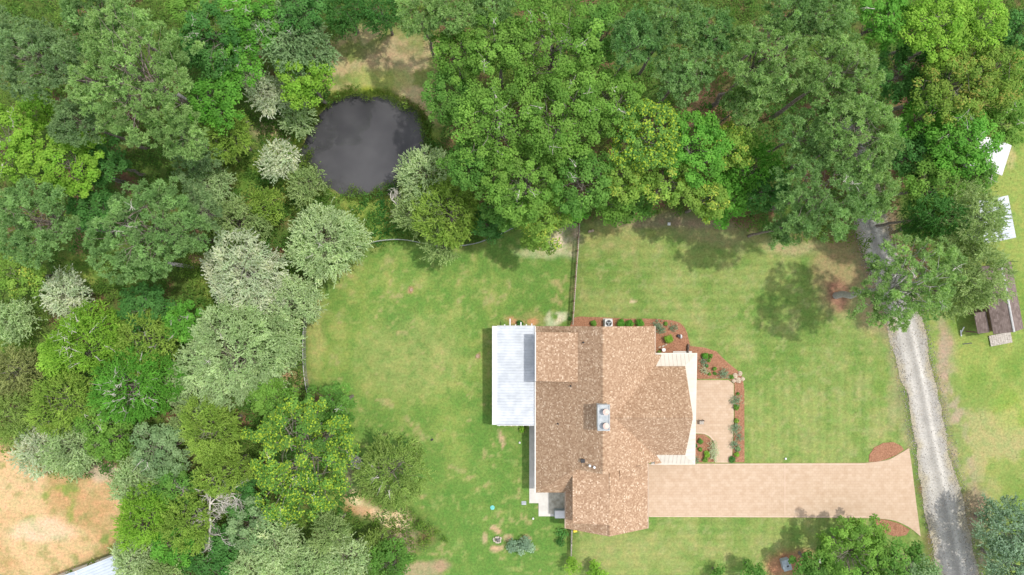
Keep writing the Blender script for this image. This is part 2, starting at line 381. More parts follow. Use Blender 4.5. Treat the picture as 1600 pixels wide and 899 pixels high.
lay(mf*blob(1130, 360, 90, 30)*.5, (.33, .26, .15)); lay(mf*blob(960, 370, 60, 25)*.4, (.33, .28, .12)); lay(mf*blob(1090, 345, 160, 14)*.8, (.24, .18, .13))
lay(mf*blob(1240, 380, 50, 20)*.6, (.38, .30, .18)); lay(mf*blob(1000, 860, 110, 30)*.3, (.31, .30, .12))
lay(blob(1310, 425, 45, 70)*.75, (.31, .225, .125)); lay(blob(1312, 462, 20, 28)*.9, (.25, .13, .09)); lay(blob(1380, 560, 14, 90)*.5, (.13, .22, .04)); lay(blob(1365, 480, 30, 45)*.7, (.30, .22, .13))
lay(blob(985, 471, 5, 4), (.55, .40, .27)); lay(blob(1395, 620, 10, 60)*.4, (.30, .27, .14))
RIGHT = [(1440,500),(1480,480),(1520,400),(1540,300),(1545,200),(1580,150),(1700,100),(1700,1000),(1530,960),(1500,770),(1472,620)]
mr = mask(RIGHT, 2)
lay(mr, mixc((.150, .235, .045), (.225, .280, .070), sstep(.36, .62, n1*.5+n2*.5)))
lay(mr*blob(1560, 690, 95, 90)*(.15+.5*sstep(.40, .62, n2)), (.34, .30, .15)); lay(mr*blob(1580, 250, 12, 20)*.6, (.42, .34, .17)); lay(mr*blob(1585, 640, 40, 40)*.4, (.24, .32, .05))
# dirt track and worn verge right of the road
lay(blob(1478, 560, 10, 62)*.8, (.30, .22, .14)); lay(mask([(1462,500),(1475,500),(1500,600),(1512,700),(1535,790),(1560,899),(1530,960),(1515,899),(1490,740),(1470,620)], 2)*(.15+.75*sstep(.42, .6, n4*.5+n2*.5)), (.33, .26, .19))
lay(blob(1520, 800, 28, 40)*.8, (.27, .20, .14)); lay(mask([(1330,330),(1400,330),(1425,500),(1380,530),(1350,440)], 2)*.8, (.24, .17, .12))
lay(mask([(1384,520),(1392,520),(1424,700),(1416,700)], 1)*.6, (.28, .23, .15))
# sandy lot at lower left
SAND = [(-400,650),(10,690),(60,722),(130,742),(175,735),(200,760),(200,830),(178,862),(120,885),(120,1000),(-400,1100)]
ms_ = mask(SAND, 2)
lay(ms_, mixc((.41, .265, .125), (.52, .36, .195), sstep(.35, .65, n1)))
g = np.maximum.reduce([blob(100, 768, 22, 12), blob(75, 785, 14, 18), blob(112, 795, 7, 24), blob(50, 815, 18, 8), blob(175, 845, 22, 14), blob(10, 735, 8, 20), blob(80, 812, 12, 8)])
lay(ms_*g*sstep(.42, .6, n4*.6+n2*.4)*.9, (.21, .27, .055)); lay(ms_*sstep(.58, .70, n4)*.5, (.20, .22, .07)); lay(ms_*sstep(.45, .65, n3)*.4, (.44, .34, .25)); lay((ms_-mask([(-400,650),(0,705),(60,738),(125,757),(168,752),(185,765),(185,825),(168,850),(100,870),(100,1000),(-400,1100)], 4)).clip(0, 1)*sstep(.45, .6, n4)*.8, (.18, .22, .06)); lay(ms_*blob(65, 830, 50, 22)*.5, (.66, .50, .38))
lay(blob(165, 740, 30, 14)*.7, (.50, .40, .30))
# straw strip round the spreading cedar, dry leaves under the oak, bare spots
STR = [(541,775),(556,760),(575,790),(605,800),(634,795),(642,812),(632,832),(608,822),(585,812),(556,800)]
lay(mask(STR, 1), mixc((.62, .47, .27), (.75, .60, .38), sstep(.4, .6, n4)))
lay(blob(578, 785, 50, 22)*.25, (.42, .26, .15)); lay(blob(628, 845, 22, 22)*.75, (.40, .29, .21)); lay(blob(543, 745, 12, 35)*.7, (.20, .16, .13)); lay(blob(560, 800, 22, 8)*.6, (.40, .21, .11))
lay(mask([(876,330),(905,350),(902,400),(880,398),(850,385),(868,360)], 1)*(.3+.7*sstep(.35, .6, n4)), (.54, .45, .33)); lay(blob(886, 345, 20, 16)*.8, (.33, .27, .22))
lay(blob(872, 498, 18, 12)*.7*sstep(.4, .55, n4), (.62, .58, .44)); lay(blob(845, 395, 40, 12)*.5, (.50, .46, .28))
lay(blob(805, 503, 14, 5)*.9, (.48, .24, .13)); lay(blob(833, 502, 11, 5)*.9, (.50, .24, .12)); lay(blob(820, 500, 34, 10)*.3, (.40, .28, .14))
for a, b_, rx, ry in ((777,826,10,6), (757,842,5,10), (797,838,7,9), (777,856,12,6), (822,845,7,8), (781,690,5,16)): lay(blob(a, b_, rx, ry)*.8, (.46, .31, .20))
lay(blob(492, 525, 16, 65)*.55, (.34, .33, .12)); lay(blob(440, 580, 14, 16)*.9, (.56, .36, .22)); lay(blob(460, 590, 25, 12)*.6, (.34, .27, .13))
lay(blob(660, 890, 30, 14)*.7, (.36, .27, .18)); lay(blob(690, 880, 14, 9)*.7, (.40, .24, .18)); lay(blob(650, 560, 7, 40)*.12, (.30, .28, .12))
for a, b_, rx, ry in ((642,452,7,6), (746,556,6,5), (128,372,14,22), (300,355,16,14), (305,405,14,10), (1100,165,40,30), (1130,185,30,16), (80,640,20,10)): lay(blob(a, b_, rx, ry)*.7, (.36, .20, .13))
lay(blob(1225, 882, 30, 22)*.9, (.40, .19, .115)); lay(blob(1250, 868, 26, 14)*.7, (.34, .17, .10))
# pond basin
POND = [(480,205),(488,190),(498,176),(520,160),(545,151),(575,149),(608,154),(632,168),(648,184),(660,205),(668,228),(664,250),(650,262),(630,275),(605,292),(585,300),(560,303),(528,306),(510,294),(490,272),(474,252),(473,228)]
WPX = GX*FPX/CAM_H+800; WPY = 449.5-GY*FPX/CAM_H
pm = blur(inpoly(WPX+(fbm(GX, GY, 4, 401, 3)-.5)*44, WPY+(fbm(GX, GY, 3.4, 411, 3)-.5)*40, POND).astype(float), 2)
GZ = -pm*2.6
lay(sstep(.02, .3, pm)*(1-sstep(.3, .6, pm))*.6, (.20, .16, .09)); lay(sstep(.5, .8, pm), (.10, .08, .06))
far_ = 1-((abs(GX) < 62.5) & (abs(GY) < 36.5)).astype(float); lay(blur(far_, 1), (.10, .165, .045))
V = np.stack([GX, GY, GZ], -1).reshape(-1, 3); ny, nx = GX.shape
idx = np.arange(ny*nx).reshape(ny, nx)
Fq = np.stack([idx[:-1, :-1], idx[:-1, 1:], idx[1:, 1:], idx[1:, :-1]], -1).reshape(-1, 4)
M_GROUND = ground_material()
def paint_attr(me, c):
    a = me.attributes.new('paint', 'FLOAT_COLOR', 'POINT'); k = np.ones((len(me.vertices), 4), np.float32); k[:, :3] = c.reshape(-1, 3); a.data.foreach_set('color', k.ravel())
go = np_mesh('ground', V, Fq, M_GROUND, smooth=True); paint_attr(go.data, np.clip(paint, .01, .8)); tag(go, kind='structure')

def smooth_poly(pts, n=6, closed=True):
    """Catmull-Rom through the points"""
    out = []; m = len(pts); rng_ = range(m if closed else m-1)
    for i in rng_:
        g4 = [pts[(i+k) % m] if closed else pts[min(max(i+k, 0), m-1)] for k in (-1, 0, 1, 2)]
        for t in np.linspace(0, 1, n, endpoint=False):
            out.append(tuple(.5*((2*g4[1][c])+(-g4[0][c]+g4[2][c])*t+(2*g4[0][c]-5*g4[1][c]+4*g4[2][c]-g4[3][c])*t*t+(-g4[0][c]+3*g4[1][c]-3*g4[2][c]+g4[3][c])*t**3) for c in (0, 1)))
    if not closed: out.append(tuple(pts[-1]))
    return out
def tri_sheet(name, pts, z, mat, th=0.0, kind='structure', jag=0, seed=0):
    rg = random.Random(seed)
    pts = [(x+rg.uniform(-jag, jag), y+rg.uniform(-jag, jag)) for x, y in pts]
    bm = bmesh.new(); vs = [bm.verts.new((x, y, z)) for x, y in pts]; f = bm.faces.new(vs)
    if th:
        e = bmesh.ops.extrude_face_region(bm, geom=[f]); 
        for q in e['geom']:
            if isinstance(q, bmesh.types.BMVert): q.co.z -= th
    bmesh.ops.recalc_face_normals(bm, faces=bm.faces[:]); bmesh.ops.triangulate(bm, faces=bm.faces[:])
    me = bpy.data.meshes.new(name); bm.to_mesh(me); bm.free(); me.materials.append(mat)
    if not th and me.polygons[0].normal.z < 0: me.flip_normals()
    o = bpy.data.objects.new(name, me); COL.objects.link(o)
    if kind: o['kind'] = kind
    return o
G = lambda pts, h=0: [P(a, b, h) for a, b in pts]
# water of the pond
tri_sheet('pond', G([(458,135),(685,135),(690,320),(455,320)]), -.62, water_material())

# road with wheel tracks
def road():
    cen = smooth_poly([(1348,150),(1340,230),(1350,310),(1368,380),(1398,450),(1418,520),(1436,600),(1453,690),(1470,770),(1484,840),(1500,910),(1530,1000),(1600,1150)], 40, False)
    halfw = 25*sc(); Vv = []; Cc = []; nn = 25; rg = np.random.default_rng(5)
    c = np.array([P(a, b) for a, b in cen]); d = np.gradient(c, axis=0); d /= np.linalg.norm(d, axis=1)[:, None]; nrm = np.stack([-d[:, 1], d[:, 0]], 1)
    grow = 1+.22*sstep(640, 850, np.array([b for a, b in cen]))
    for k in range(nn):
        t = -1+2*k/(nn-1)
        jag = (fbm(c[:, 0], c[:, 1], 3.2, 300+k, 3)-.5)*.9+(rg.random(len(c))-.5)*.12 if abs(t) == 1 else ((fbm(c[:, 0], c[:, 1], 3.2, 300+(0 if t < 0 else 24), 3)-.5)*.5 if abs(t) > .9 else 0)
        p = c+nrm*((t*halfw*grow+jag)[:, None])
        Vv.append(np.column_stack([p, np.full(len(c), .02+.02*(1-t*t))]))
        x, y = p[:, 0], p[:, 1]
        track = np.exp(-((t-.30)/.13)**2)*1.1+np.exp(-((t+.42)/.2)**2)*.5; nz_ = fbm(x, y, 1.6, 81); ng = fbm(x, y, 5, 85)
        base = np.array([.36, .345, .315])[None]*(.76+.40*nz_[:, None]); base = base+np.array([.15, .145, .135])[None]*(track*(.5+.7*ng))[:, None]
        base = base*(1-.16*(np.exp(-(t/.18)**2)))
        edge = sstep(.55, 1.0, abs(t)+(nz_-.5)*1.0)*.8
        base = base*(1-edge[:, None])+np.array([.33, .29, .19])[None]*edge[:, None]
        Cc.append(base)
    Vv = np.array(Vv); Cc = np.array(Cc); a, b = Vv.shape[:2]; ii = np.arange(a*b).reshape(a, b)
    Fr = np.stack([ii[:-1, :-1], ii[1:, :-1], ii[1:, 1:], ii[:-1, 1:]], -1).reshape(-1, 4)
    v0, v1, v2 = Vv.reshape(-1, 3)[Fr[0, :3]]
    if np.cross(v1-v0, v2-v0)[2] < 0: Fr = Fr[:, ::-1]
    o = np_mesh('gravel_road', Vv.reshape(-1, 3), Fr, road_material(), smooth=True); paint_attr(o.data, Cc); tag(o, kind='structure')
road()

# driveway with apron, pale borders and joints
DR = [(1008,724.5),(1100,724.5),(1226,724),(1350,723.5)]+smooth_poly([(1350,723.5),(1385,719),(1405,709),(1420,700)], 5, False)[1:]+[(1425,735),(1431,785),(1438,838)]+smooth_poly([(1438,838),(1420,824),(1395,813),(1360,809.5)], 5, False)[1:]+[(1226,808.5),(1008,807.5)]
tri_sheet('driveway', G(DR), .07, M_DRIVE, .12)
b = MB()
def strip(b, pts, wd, z0, z1):
    for (x0, y0), (x1, y1) in zip(pts[:-1], pts[1:]):
        b.obox(((x0+x1)/2, (y0+y1)/2), math.atan2(y1-y0, x1-x0), math.hypot(x1-x0, y1-y0), wd, z0, z1)
for yy in (725.5, 807): strip(b, G([(1015, yy), (1352, yy)]), .09, .03, .076)
for xx in (1226,): strip(b, G([(xx, 727.2), (xx, 805.6)]), .07, .03, .0755)
o = b.build('driveway_border', M_BORDER, None, (0, 0, 0)); tag(o, kind='structure')
# front walkway
WK = [(1080,594),(1138,594),(1146,600),(1146,660),(1143,722.9),(1117.5,722.9),(1117,700)]+smooth_poly([(1117,700),(1113,686),(1101,677.5),(1080,676)], 4, False)[1:]
tri_sheet('front_walkway', G(WK), .09, M_DRIVE, .12)
b = MB(); strip(b, G(smooth_poly([(1117.6,722),(1117.6,700),(1113,686),(1101,677.5),(1080,676)], 4, False)), .14, .03, .096); o = b.build('walkway_border', M_BORDER, None, (0, 0, 0)); tag(o, kind='structure')
# mulch beds (each a low mound sheet)
tri_sheet('mulch_bed', G(smooth_poly([(897,520),(897,497),(930,496),(980,498),(1030,499),(1055,502),(1068,510),(1075,526),(1077,556),(1050,562),(1010,560),(960,530)], 4)), .045, M_MULCH, .06, jag=.03)
tri_sheet('mulch_bed', G([(1078,541),(1100,543),(1119,549),(1136,566),(1152,579),(1160,590),(1163,610),(1163,722.5),(1144,722.5),(1147.5,655),(1147.5,600),(1138,592),(1083,592),(1076,575)]), .05, M_MULCH, .06, jag=.02)
tri_sheet('mulch_bed', G([(1078,678),(1100,679),(1111,687),(1115.5,701),(1115.5,722.3),(1078,722.3)]), .05, M_MULCH, .06)
tri_sheet('mulch_bed', G([(1357,722),(1358,711),(1366,699),(1380,692),(1396,691),(1408,697),(1412,703),(1400,711),(1385,718),(1370,722)]), .05, M_MULCH, .06, jag=.03)
tri_sheet('mulch_bed', G([(1362,810.5),(1385,812),(1405,818),(1421,827),(1416,836),(1400,839),(1384,834),(1372,823)]), .05, M_MULCH, .06, jag=.03)
# back patio slabs
tri_sheet('patio_slab', G([(827,665),(838,665),(838,766),(858,766),(858,770),(886,770),(886,806.5),(841.5,806.5),(841.5,786),(827,786)]), .10, M_CONC, .14)
tri_sheet('patio_pad', G([(857.5,770.5),(885,770.5),(885,802.5),(857.5,802.5)]), .108, M_CONCG, .03)

# ------------------------------------------------------------------ the house
HX, HY = 9.0, -13.0
house = thing('house', 'single-storey house with tan brown blended shingle gables and a pink driveway', 'house', (HX, HY, 0))
def y_(yd): return -yd
def plane_slab(b, pts, th=.16, along='y'):
    """pts (x, yd, h) -> slab with UV in metres: u along the eave, v up the slope"""
    q = [(x, y_(yd), h) for x, yd, h in pts]
    a = np.array(q); n = np.cross(a[1]-a[0], a[2]-a[0])
    if n[2] < 0: q = q[::-1]; n = -n
    n = n/np.linalg.norm(n); e = np.array([0, 1, 0]) if along == 'y' else np.array([1, 0, 0]); v = np.cross(n, e)
    off = (hash(tuple(q[0])) % 97)*.37
    b.slab(q, th, lambda p: (float(np.dot(p, e))+off, float(np.dot(p, v))+off))
RX, RH = 8.66, 8.0
b = MB()
plane_slab(b, [(RX,3.72,RH),(RX,17.8,RH),(14.6,17.8,3.19),(14.6,3.96,3.19)])                  # right slope
plane_slab(b, [(RX,3.72,RH),(RX,17.8,RH),(6.3,17.8,6.08),(6.3,3.80,6.08)])                     # left, steep
plane_slab(b, [(6.3,3.80,6.08),(6.3,17.8,6.08),(2.43,21.0,3.1),(2.43,3.96,3.1)])               # left, easier
plane_slab(b, [(6.3,17.8,6.08),(6.3,21.0,3.1),(2.43,21.0,3.1)], along='x')                     # hip at the back corner
plane_slab(b, [(14.6,6.86,3.2),(14.6,8.2,3.2),(15.05,8.2,2.84),(15.55,6.98,2.44)])             # slope carried down beside the porch
plane_slab(b, [(14.6,16.95,3.2),(14.6,18.1,3.2),(15.6,18.1,2.42),(15.05,16.95,2.84)])
roof = b.build('roof', M_SHINGLE, house)
b = MB()
plane_slab(b, [(9.7,12.55,7.02),(17.5,12.55,7.02),(17.7,8.05,3.27),(14.5,8.05,3.27)], along='x')
plane_slab(b, [(9.7,12.55,7.02),(17.5,12.55,7.02),(17.7,17.1,3.27),(14.5,17.1,3.27)], along='x')
croof = b.build('gable_roof', M_SHINGLE, house)
b = MB()
plane_slab(b, [(9.6,17.6,5.7),(9.6,24.55,5.7),(13.85,24.6,3.3),(13.85,17.6,3.3)])
plane_slab(b, [(9.6,23.0,5.7),(9.6,24.55,5.7),(5.49,24.6,3.3),(5.49,17.9,3.3),(8.0,17.9,4.77)])
groof = b.build('garage_roof', M_SHINGLE, house)
b = MB()
plane_slab(b, [(9.62,17.5,5.80),(9.62,23.36,5.80),(6.0,23.36,5.36),(6.0,17.2,5.36)])
b.build('garage_dormer_roof', M_SHINGLE, house)
b = MB()
plane_slab(b, [(6.5,4.41,6.2),(6.5,9.27,6.2),(2.38,9.27,5.5),(2.38,4.41,5.5)])
b.build('dormer_roof', M_SHINGLE, house)
b = MB()   # small cricket behind the garage ridge
plane_slab(b, [(10.7,17.9,5.30),(12.9,17.9,4.55),(12.9,19.0,4.16),(10.7,19.2,5.11)], .2)
b.build('cricket_roof', M_SHINGLE, house)
# shingled ridge caps
b = MB()
def cap(b, p0, p1, wd=.15):
    for s_ in (-1, 1):
        a = np.array([p0[0], y_(p0[1]), p0[2]]); c = np.array([p1[0], y_(p1[1]), p1[2]]); d = (c-a)/np.linalg.norm(c-a); n = np.cross(d, (0, 0, 1))*s_
        pts = [a+(0, 0, .045), c+(0, 0, .045), c+n*wd+np.array([0, 0, -.09]), a+n*wd+np.array([0, 0, -.09])]
        b.poly(pts if s_ < 0 else pts[::-1], [(0, 0), (np.linalg.norm(c-a), 0), (np.linalg.norm(c-a), .14), (0, .14)])
cap(b, (RX,3.72,RH), (RX,17.8,RH)); cap(b, (10,12.55,7.02), (17.5,12.55,7.02)); cap(b, (9.6,17.9,5.82), (9.6,24.55,5.72))
b.build('ridge_cap', M_SHINGLE, house)
# walls
b = MB()
b.prism([(2.9,0),(2.9,3.25),(6.3,5.85),(RX,7.75),(14.1,3.3),(14.1,0)], 'y', y_(4.3), y_(17.5))
b.prism([(y_(8.4),0),(y_(8.4),3.2),(y_(12.55),6.75),(y_(16.8),3.2),(y_(16.8),0)], 'x', 10.0, 17.2)
b.prism([(5.95,0),(5.95,3.2),(9.6,5.4),(13.5,3.15),(13.5,0)], 'y', y_(17.52), y_(24.2))
b.box(2.9, 5.94, y_(20.6), y_(17.52), 0, 2.95)
b.box(2.85, 6.2, y_(9.0), y_(4.7), 3.0, 5.35)
b.box(6.35, 9.2, y_(23.1), y_(17.6), 3.2, 5.25)
wall = b.build('wall', M_WALL, house)
# gutters and fascia
b = MB()
for args in ((2.32,2.43,3.96,21.0,2.98,3.1), (14.6,14.70,3.96,6.85,3.05,3.18), (5.38,5.49,18.2,24.6,3.16,3.28), (13.85,13.95,17.85,24.6,3.16,3.28), (2.27,2.38,4.41,9.27,5.36,5.48)):
    b = MB(); b.box(args[0], args[1], y_(args[3]), y_(args[2]), args[4], args[5]); b.build('gutter', M_TRIM if args[0] < 2.35 else M_GUTTER, house)
# porch roof: cream standing seam skirt round the front gable
b = MB()
def pl(b, pts, th=.06):
    q = [(x, y_(yd), h) for x, yd, h in pts]; a = np.array(q)
    if np.cross(a[1]-a[0], a[2]-a[0])[2] < 0: q = q[::-1]
    b.slab(q, th)
pl(b, [(14.5,6.85,2.45),(19.05,6.85,2.45),(17.65,8.12,3.12),(14.5,8.12,3.12)])
pl(b, [(19.05,6.85,2.45),(18.85,18.22,2.45),(17.6,17.05,3.12),(17.65,8.12,3.12)])
pl(b, [(18.85,18.22,2.45),(14.4,18.22,2.45),(14.4,17.05,3.12),(17.6,17.05,3.12)])
x = 15.3
while x < 18.6:
    t0 = 1 if x < 17.6 else (19.05-x)/1.4
    b.tube([(x, y_(6.85), 2.475), (x, y_(6.85+1.27*t0), 2.475+.67*t0)], .014, 4)
    t1 = 1 if x < 17.55 else (18.85-x)/1.25
    b.tube([(x, y_(18.22), 2.475), (x, y_(18.22-1.17*t1), 2.475+.67*t1)], .014, 4); x += .42
yy = 7.3
while yy < 17.9:
    t0 = min(1, (yy-6.85)/1.27, (18.22-yy)/1.17)
    b.tube([(18.95, y_(yy), 2.475), (18.95-1.33*t0, y_(yy), 2.475+.67*t0)], .014, 4); yy += .42
b.build('porch_roof', M_CREAM, house)
b = MB()
for x0, x1, a, c in ((14.45,19.13,6.77,6.85), (14.35,18.93,18.22,18.30)): b.box(x0, x1, y_(c), y_(a), 2.28, 2.455)
b.obox(((19.09+18.89)/2, y_(12.53)), math.atan2(-11.45, -.2), 11.45, .09, 2.28, 2.456)
b.build('porch_fascia', M_CREAM, house)
for yd in (7.1, 9.8, 15.3, 17.9):
    b = MB(); b.box(18.45, 18.65, y_(yd)-.1, y_(yd)+.1, .05, 2.4); b.box(18.38, 18.72, y_(yd)-.17, y_(yd)+.17, .05, .22); b.box(18.4, 18.7, y_(yd)-.15, y_(yd)+.15, 2.27, 2.4); b.build('porch_column', M_TRIM, house)
b = MB(); b.box(17.2, 19.2, y_(18.3), y_(6.8), 0, .13); b.build('porch_floor', M_CONC, house)
# chimney
b = MB(); b.box(8.1, 9.05, y_(13.3), y_(11.05), 6.2, 9.0); ch = b.build('chimney', M_GALV, house, bevel=.01)
ch.data.materials[0] = noisy('chimney_stucco', (.42, .40, .37), (.55, .53, .50), 4, .9)
b = MB(); b.box(8.0, 9.15, y_(13.4), y_(10.95), 9.0, 9.10); b.box(8.0, 8.07, y_(13.4), y_(10.95), 9.10, 9.2); b.box(9.08, 9.15, y_(13.4), y_(10.95), 9.10, 9.2); b.box(8.07, 9.08, y_(11.02), y_(10.95), 9.10, 9.2); b.box(8.07, 9.08, y_(13.4), y_(13.33), 9.10, 9.2)
b.build('chimney_cap', M_GALV, ch)
for yd in (11.55, 12.85):
    b = MB(); b.cyl((8.72, y_(yd)), .22, 9.1, 9.72, 18); fl = b.build('flue', M_BLACK, ch)
    b = MB(); b.cyl((8.72, y_(yd)), .30, 9.72, 9.82, 18, .10); b.cyl((8.72, y_(yd)), .30, 9.68, 9.72, 18); b.build('flue_cap', M_CLAY, fl)
# roof vents
def hroof(x):
    return RH-.81*(x-RX) if x > RX else (RH-.813*(RX-x) if x > 6.3 else 6.08-.77*(6.3-x))
for px, py, kind in ((911.8,535.6,0), (892,603.8,0), (872,663,0), (921.5,727.5,1), (928.5,730,1)):
    h = 6.0
    for _ in range(6): x, y = P(px, py, h+.2); h = hroof(x)
    b = MB(); b.cyl((x, y), .06, h-.1, h+.34, 10); b.cyl((x, y), .12, h-.15, h+.06, 10, .08); v_ = b.build('vent_pipe', M_BLACK if kind == 0 else M_GALV, house)
    if kind: b = MB(); b.cyl((x, y), .12, h+.34, h+.40, 10); b.build('vent_cap', M_WHITE, v_)
x, y = P(911.5, 722.5, 7.2); h = hroof(x); b = MB(); b.box(x-.2, x+.2, y-.18, y+.18, h-.3, h+.22); b.build('box_vent', M_BLACK, house, bevel=.02)
# windows, doors
def window(x, yd, z0, wd, hh, side, name='window'):
    """side: +x, -x, +y (up in photo), -y wall the window sits in; x,yd on the wall plane"""
    f = MB(); g_ = MB(); t = .07
    def bx(m, u0, u1, z0_, z1_, d0, d1):
        if side in ('+x', '-x'):
            s_ = 1 if side == '+x' else -1; m.box(min(x+s_*d0, x+s_*d1), max(x+s_*d0, x+s_*d1), y_(yd)+u0, y_(yd)+u1, z0_, z1_)
        else:
            s_ = 1 if side == '+y' else -1; m.box(x+u0, x+u1, min(y_(yd)+s_*d0, y_(yd)+s_*d1), max(y_(yd)+s_*d0, y_(yd)+s_*d1), z0_, z1_)
    bx(f, -wd/2-t, -wd/2, z0-t, z0+hh+t, -.02, .05); bx(f, wd/2, wd/2+t, z0-t, z0+hh+t, -.02, .05)
    bx(f, -wd/2, wd/2, z0+hh, z0+hh+t, -.02, .05); bx(f, -wd/2-.05, wd/2+.05, z0-t-.04, z0-t, -.02, .09); bx(f, -wd/2, wd/2, z0-t, z0, -.02, .05); bx(f, -wd/2, wd/2, z0+hh/2-.02, z0+hh/2+.02, 0, .04)
    bx(g_, -wd/2, wd/2, z0, z0+hh, -.02, .02)
    fo = f.build(name, M_TRIM, house); g_.build('pane', M_GLASS, fo)
for yd in (11.2, 13.4, 15.6, 19.0): window(2.9, yd, .9, 1.1, 1.35, '-x')
for yd in (5.8, 7.8): window(2.85, yd, 3.9, .9, 1.0, '-x')
for x in (4.5, 7.6, 11.6): window(x, 4.3, .9, 1.1, 1.35, '+y')
for yd in (10.0, 15.3): window(17.2, yd, .9, 1.2, 1.4, '+x')
for x in (8.0, 11.5): window(x, 24.2, 1.0, 1.0, 1.1, '-y')
b = MB(); b.box(17.17, 17.26, y_(13.05), y_(12.05), .13, 2.2)
for z in (.3, 1.2): 
    for o_ in (-.22, .22): b.box(17.26, 17.28, y_(12.55)+o_-.15, y_(12.55)+o_+.15, z, z+.7)
d_ = b.build('front_door', noisy('red_brown_door', (.20, .06, .04), (.25, .08, .05), 3, .5), house); b = MB(); b.cyl((17.32, y_(12.95)), .04, 1.02, 1.1, 8); b.build('handle', M_BLACK, d_)
for yc in (19.4, 22.3):
    b = MB(); b.box(13.46, 13.54, y_(yc)-1.25, y_(yc)+1.25, .05, 2.2)
    for z in (.15, .68, 1.2, 1.72):
        for k in range(4): u = y_(yc)-1.2+.62*k; b.box(13.54, 13.56, u+.02, u+.54, z, z+.4)
    b.build('garage_door', M_TRIM, house)
# ribbed white patio cover
b = MB(); X0, X1, Y0, Y1 = -2.04, 2.36, 3.97, 14.12; zl, zr = 2.72, 2.92
yy = Y0; n_ = int((Y1-Y0)/.29); dy = (Y1-Y0)/n_
top = []
for k in range(n_):
    a = Y0+k*dy
    for u, hgt in ((0, 0), (.70, 0), (.76, .075), (.94, .075)): top.append((a+u*dy, hgt))
top.append((Y1, 0))
n0 = len(b.v)
for x, zz in ((X0+.5, zl), (X1, zr)):
    for a, hgt in top: b.v.append((x, y_(a), zz+hgt))
    for a, hgt in top: b.v.append((x, y_(a), zz-.06))
m_ = len(top)
for k in range(m_-1):
    b.f.append([n0+k, n0+k+1, n0+2*m_+k+1, n0+2*m_+k]); b.f.append([n0+m_+k, n0+3*m_+k, n0+3*m_+k+1, n0+m_+k+1])
    b.f.append([n0+k, n0+m_+k, n0+m_+k+1, n0+k+1]); b.f.append([n0+2*m_+k, n0+2*m_+k+1, n0+3*m_+k+1, n0+3*m_+k])
b.build('patio_cover', M_WMETAL, house)
b = MB(); b.box(X0, X0+.5, y_(Y1), y_(Y0), zl-.12, zl+.045); b.box(X0+.5, X1, y_(Y0), y_(Y0-.05), zl-.1, zr+.05); b.box(X0+.5, X1, y_(Y1+.05), y_(Y1), zl-.1, zr+.05)
b.build('patio_cover_edge', M_WHITE, house)
for px, L_ in ((788.5,.12), (797,.70), (805.6,.1), (814,.35), (822.5,.14), (831,.2)):
    x, _ = P(px, 505, 2.75); b = MB(); b.box(x-.06, x+.06, y_(Y0)-.3, y_(Y0)+.05+L_, 2.50, 2.62); b.build('rafter_tail', M_WHITE, house)
for px in (780, 789, 799, 808, 818, 827): x, _ = P(px, 667, 2.75); b = MB(); b.box(x-.06, x+.06, y_(Y1)-.16, y_(Y1)+.3, 2.50, 2.62); b.build('rafter_tail', M_WHITE, house)
for x in (-1.85, .9):
    for yd in (4.3, 9.0, 13.8):
        b = MB(); b.box(x-.07, x+.07, y_(yd)-.07, y_(yd)+.07, 0, 2.6); b.build('patio_post', M_WHITE, house)

# ------------------------------------------------------------------ neighbours' sheds at the right edge and lower left
def uvdir(p0, p1):
    a = np.array(p1)-np.array(p0); L_ = np.linalg.norm(a); return a/L_, L_
def shed(name, label, A, B, width, h0, rise, mroof, mwall, ribs=True, ov=.2, skew=0, ridge_m=None, cat='shed'):
    """A->B is the eave seen on the right (metres), the shed runs to its left by width"""
    d, L_ = uvdir(A, B); n = np.array([d[1], -d[0]])
    if n[0] > 0: n = -n
    A = np.array(A); B = np.array(B)
    t = thing(name, label, cat, (*(A+B)/2+n*width/2, 0))
    rt = MB()
    for s_ in (0, 1):
        e0 = A+n*width*s_; e1 = B+n*width*s_; r0 = A+n*width/2; r1 = B+n*width/2
        pts = [(*e0, h0), (*e1, h0), (*r1, h0+rise), (*r0, h0+rise)]
        a = np.array(pts)
        if np.cross(a[1]-a[0], a[2]-a[0])[2] < 0: pts = pts[::-1]
        sl_ = math.hypot(width/2, rise)
        uf = lambda p: (float(np.dot(np.array(p[:2])-A, d)), float(abs(np.dot(np.array(p[:2])-A, n)-width/2)*sl_/(width/2)))
        rt.slab(pts, .08, uf)
    rf = rt.build('roof', mroof, t)
    if ribs:
        rb = MB(); k = .15
        while k < L_:
            for s_ in (0, 1):
                e = A+d*k+n*width*s_; r_ = A+d*k+n*width/2; rb.tube([(*e, h0+.02), (*r_, h0+rise+.02)], .022, 4)
            k += .3
        rb.build('rib', mroof, rf)
    cp = MB(); cp.tube([(*(A+n*width/2), h0+rise), (*(B+n*width/2), h0+rise)], .1, 6); cp.build('ridge_cap', ridge_m or mroof, rf)
    wl = MB(); i = .25
    c = (A+B)/2+n*width/2; wl.obox(c, math.atan2(d[1], d[0]), L_-2*i, width-2*i, 0, h0+.03)
    for q in (A+d*i, B-d*i):
        wl.poly([(*(q+n*.25), h0+.03), (*(q+n*(width-.25)), h0+.03), (*(q+n*width/2), h0+rise*.88)])
    wl.build('wall', mwall, t)
    dr = MB(); dr.obox(B-d*(i-.03)+n*width/2, math.atan2(d[1], d[0]), .06, min(1.6, width*.4), .05, 2.0); dr.build('door', M_GYWOOD, t)
    return t, A, B, n, d
M_BLUEMETAL = noisy('pale_blue_metal', (.40, .46, .53), (.48, .53, .59), 1.2, .4)
M_DKWALL = noisy('brown_board_wall', (.14, .09, .06), (.22, .15, .11), 5, .85)
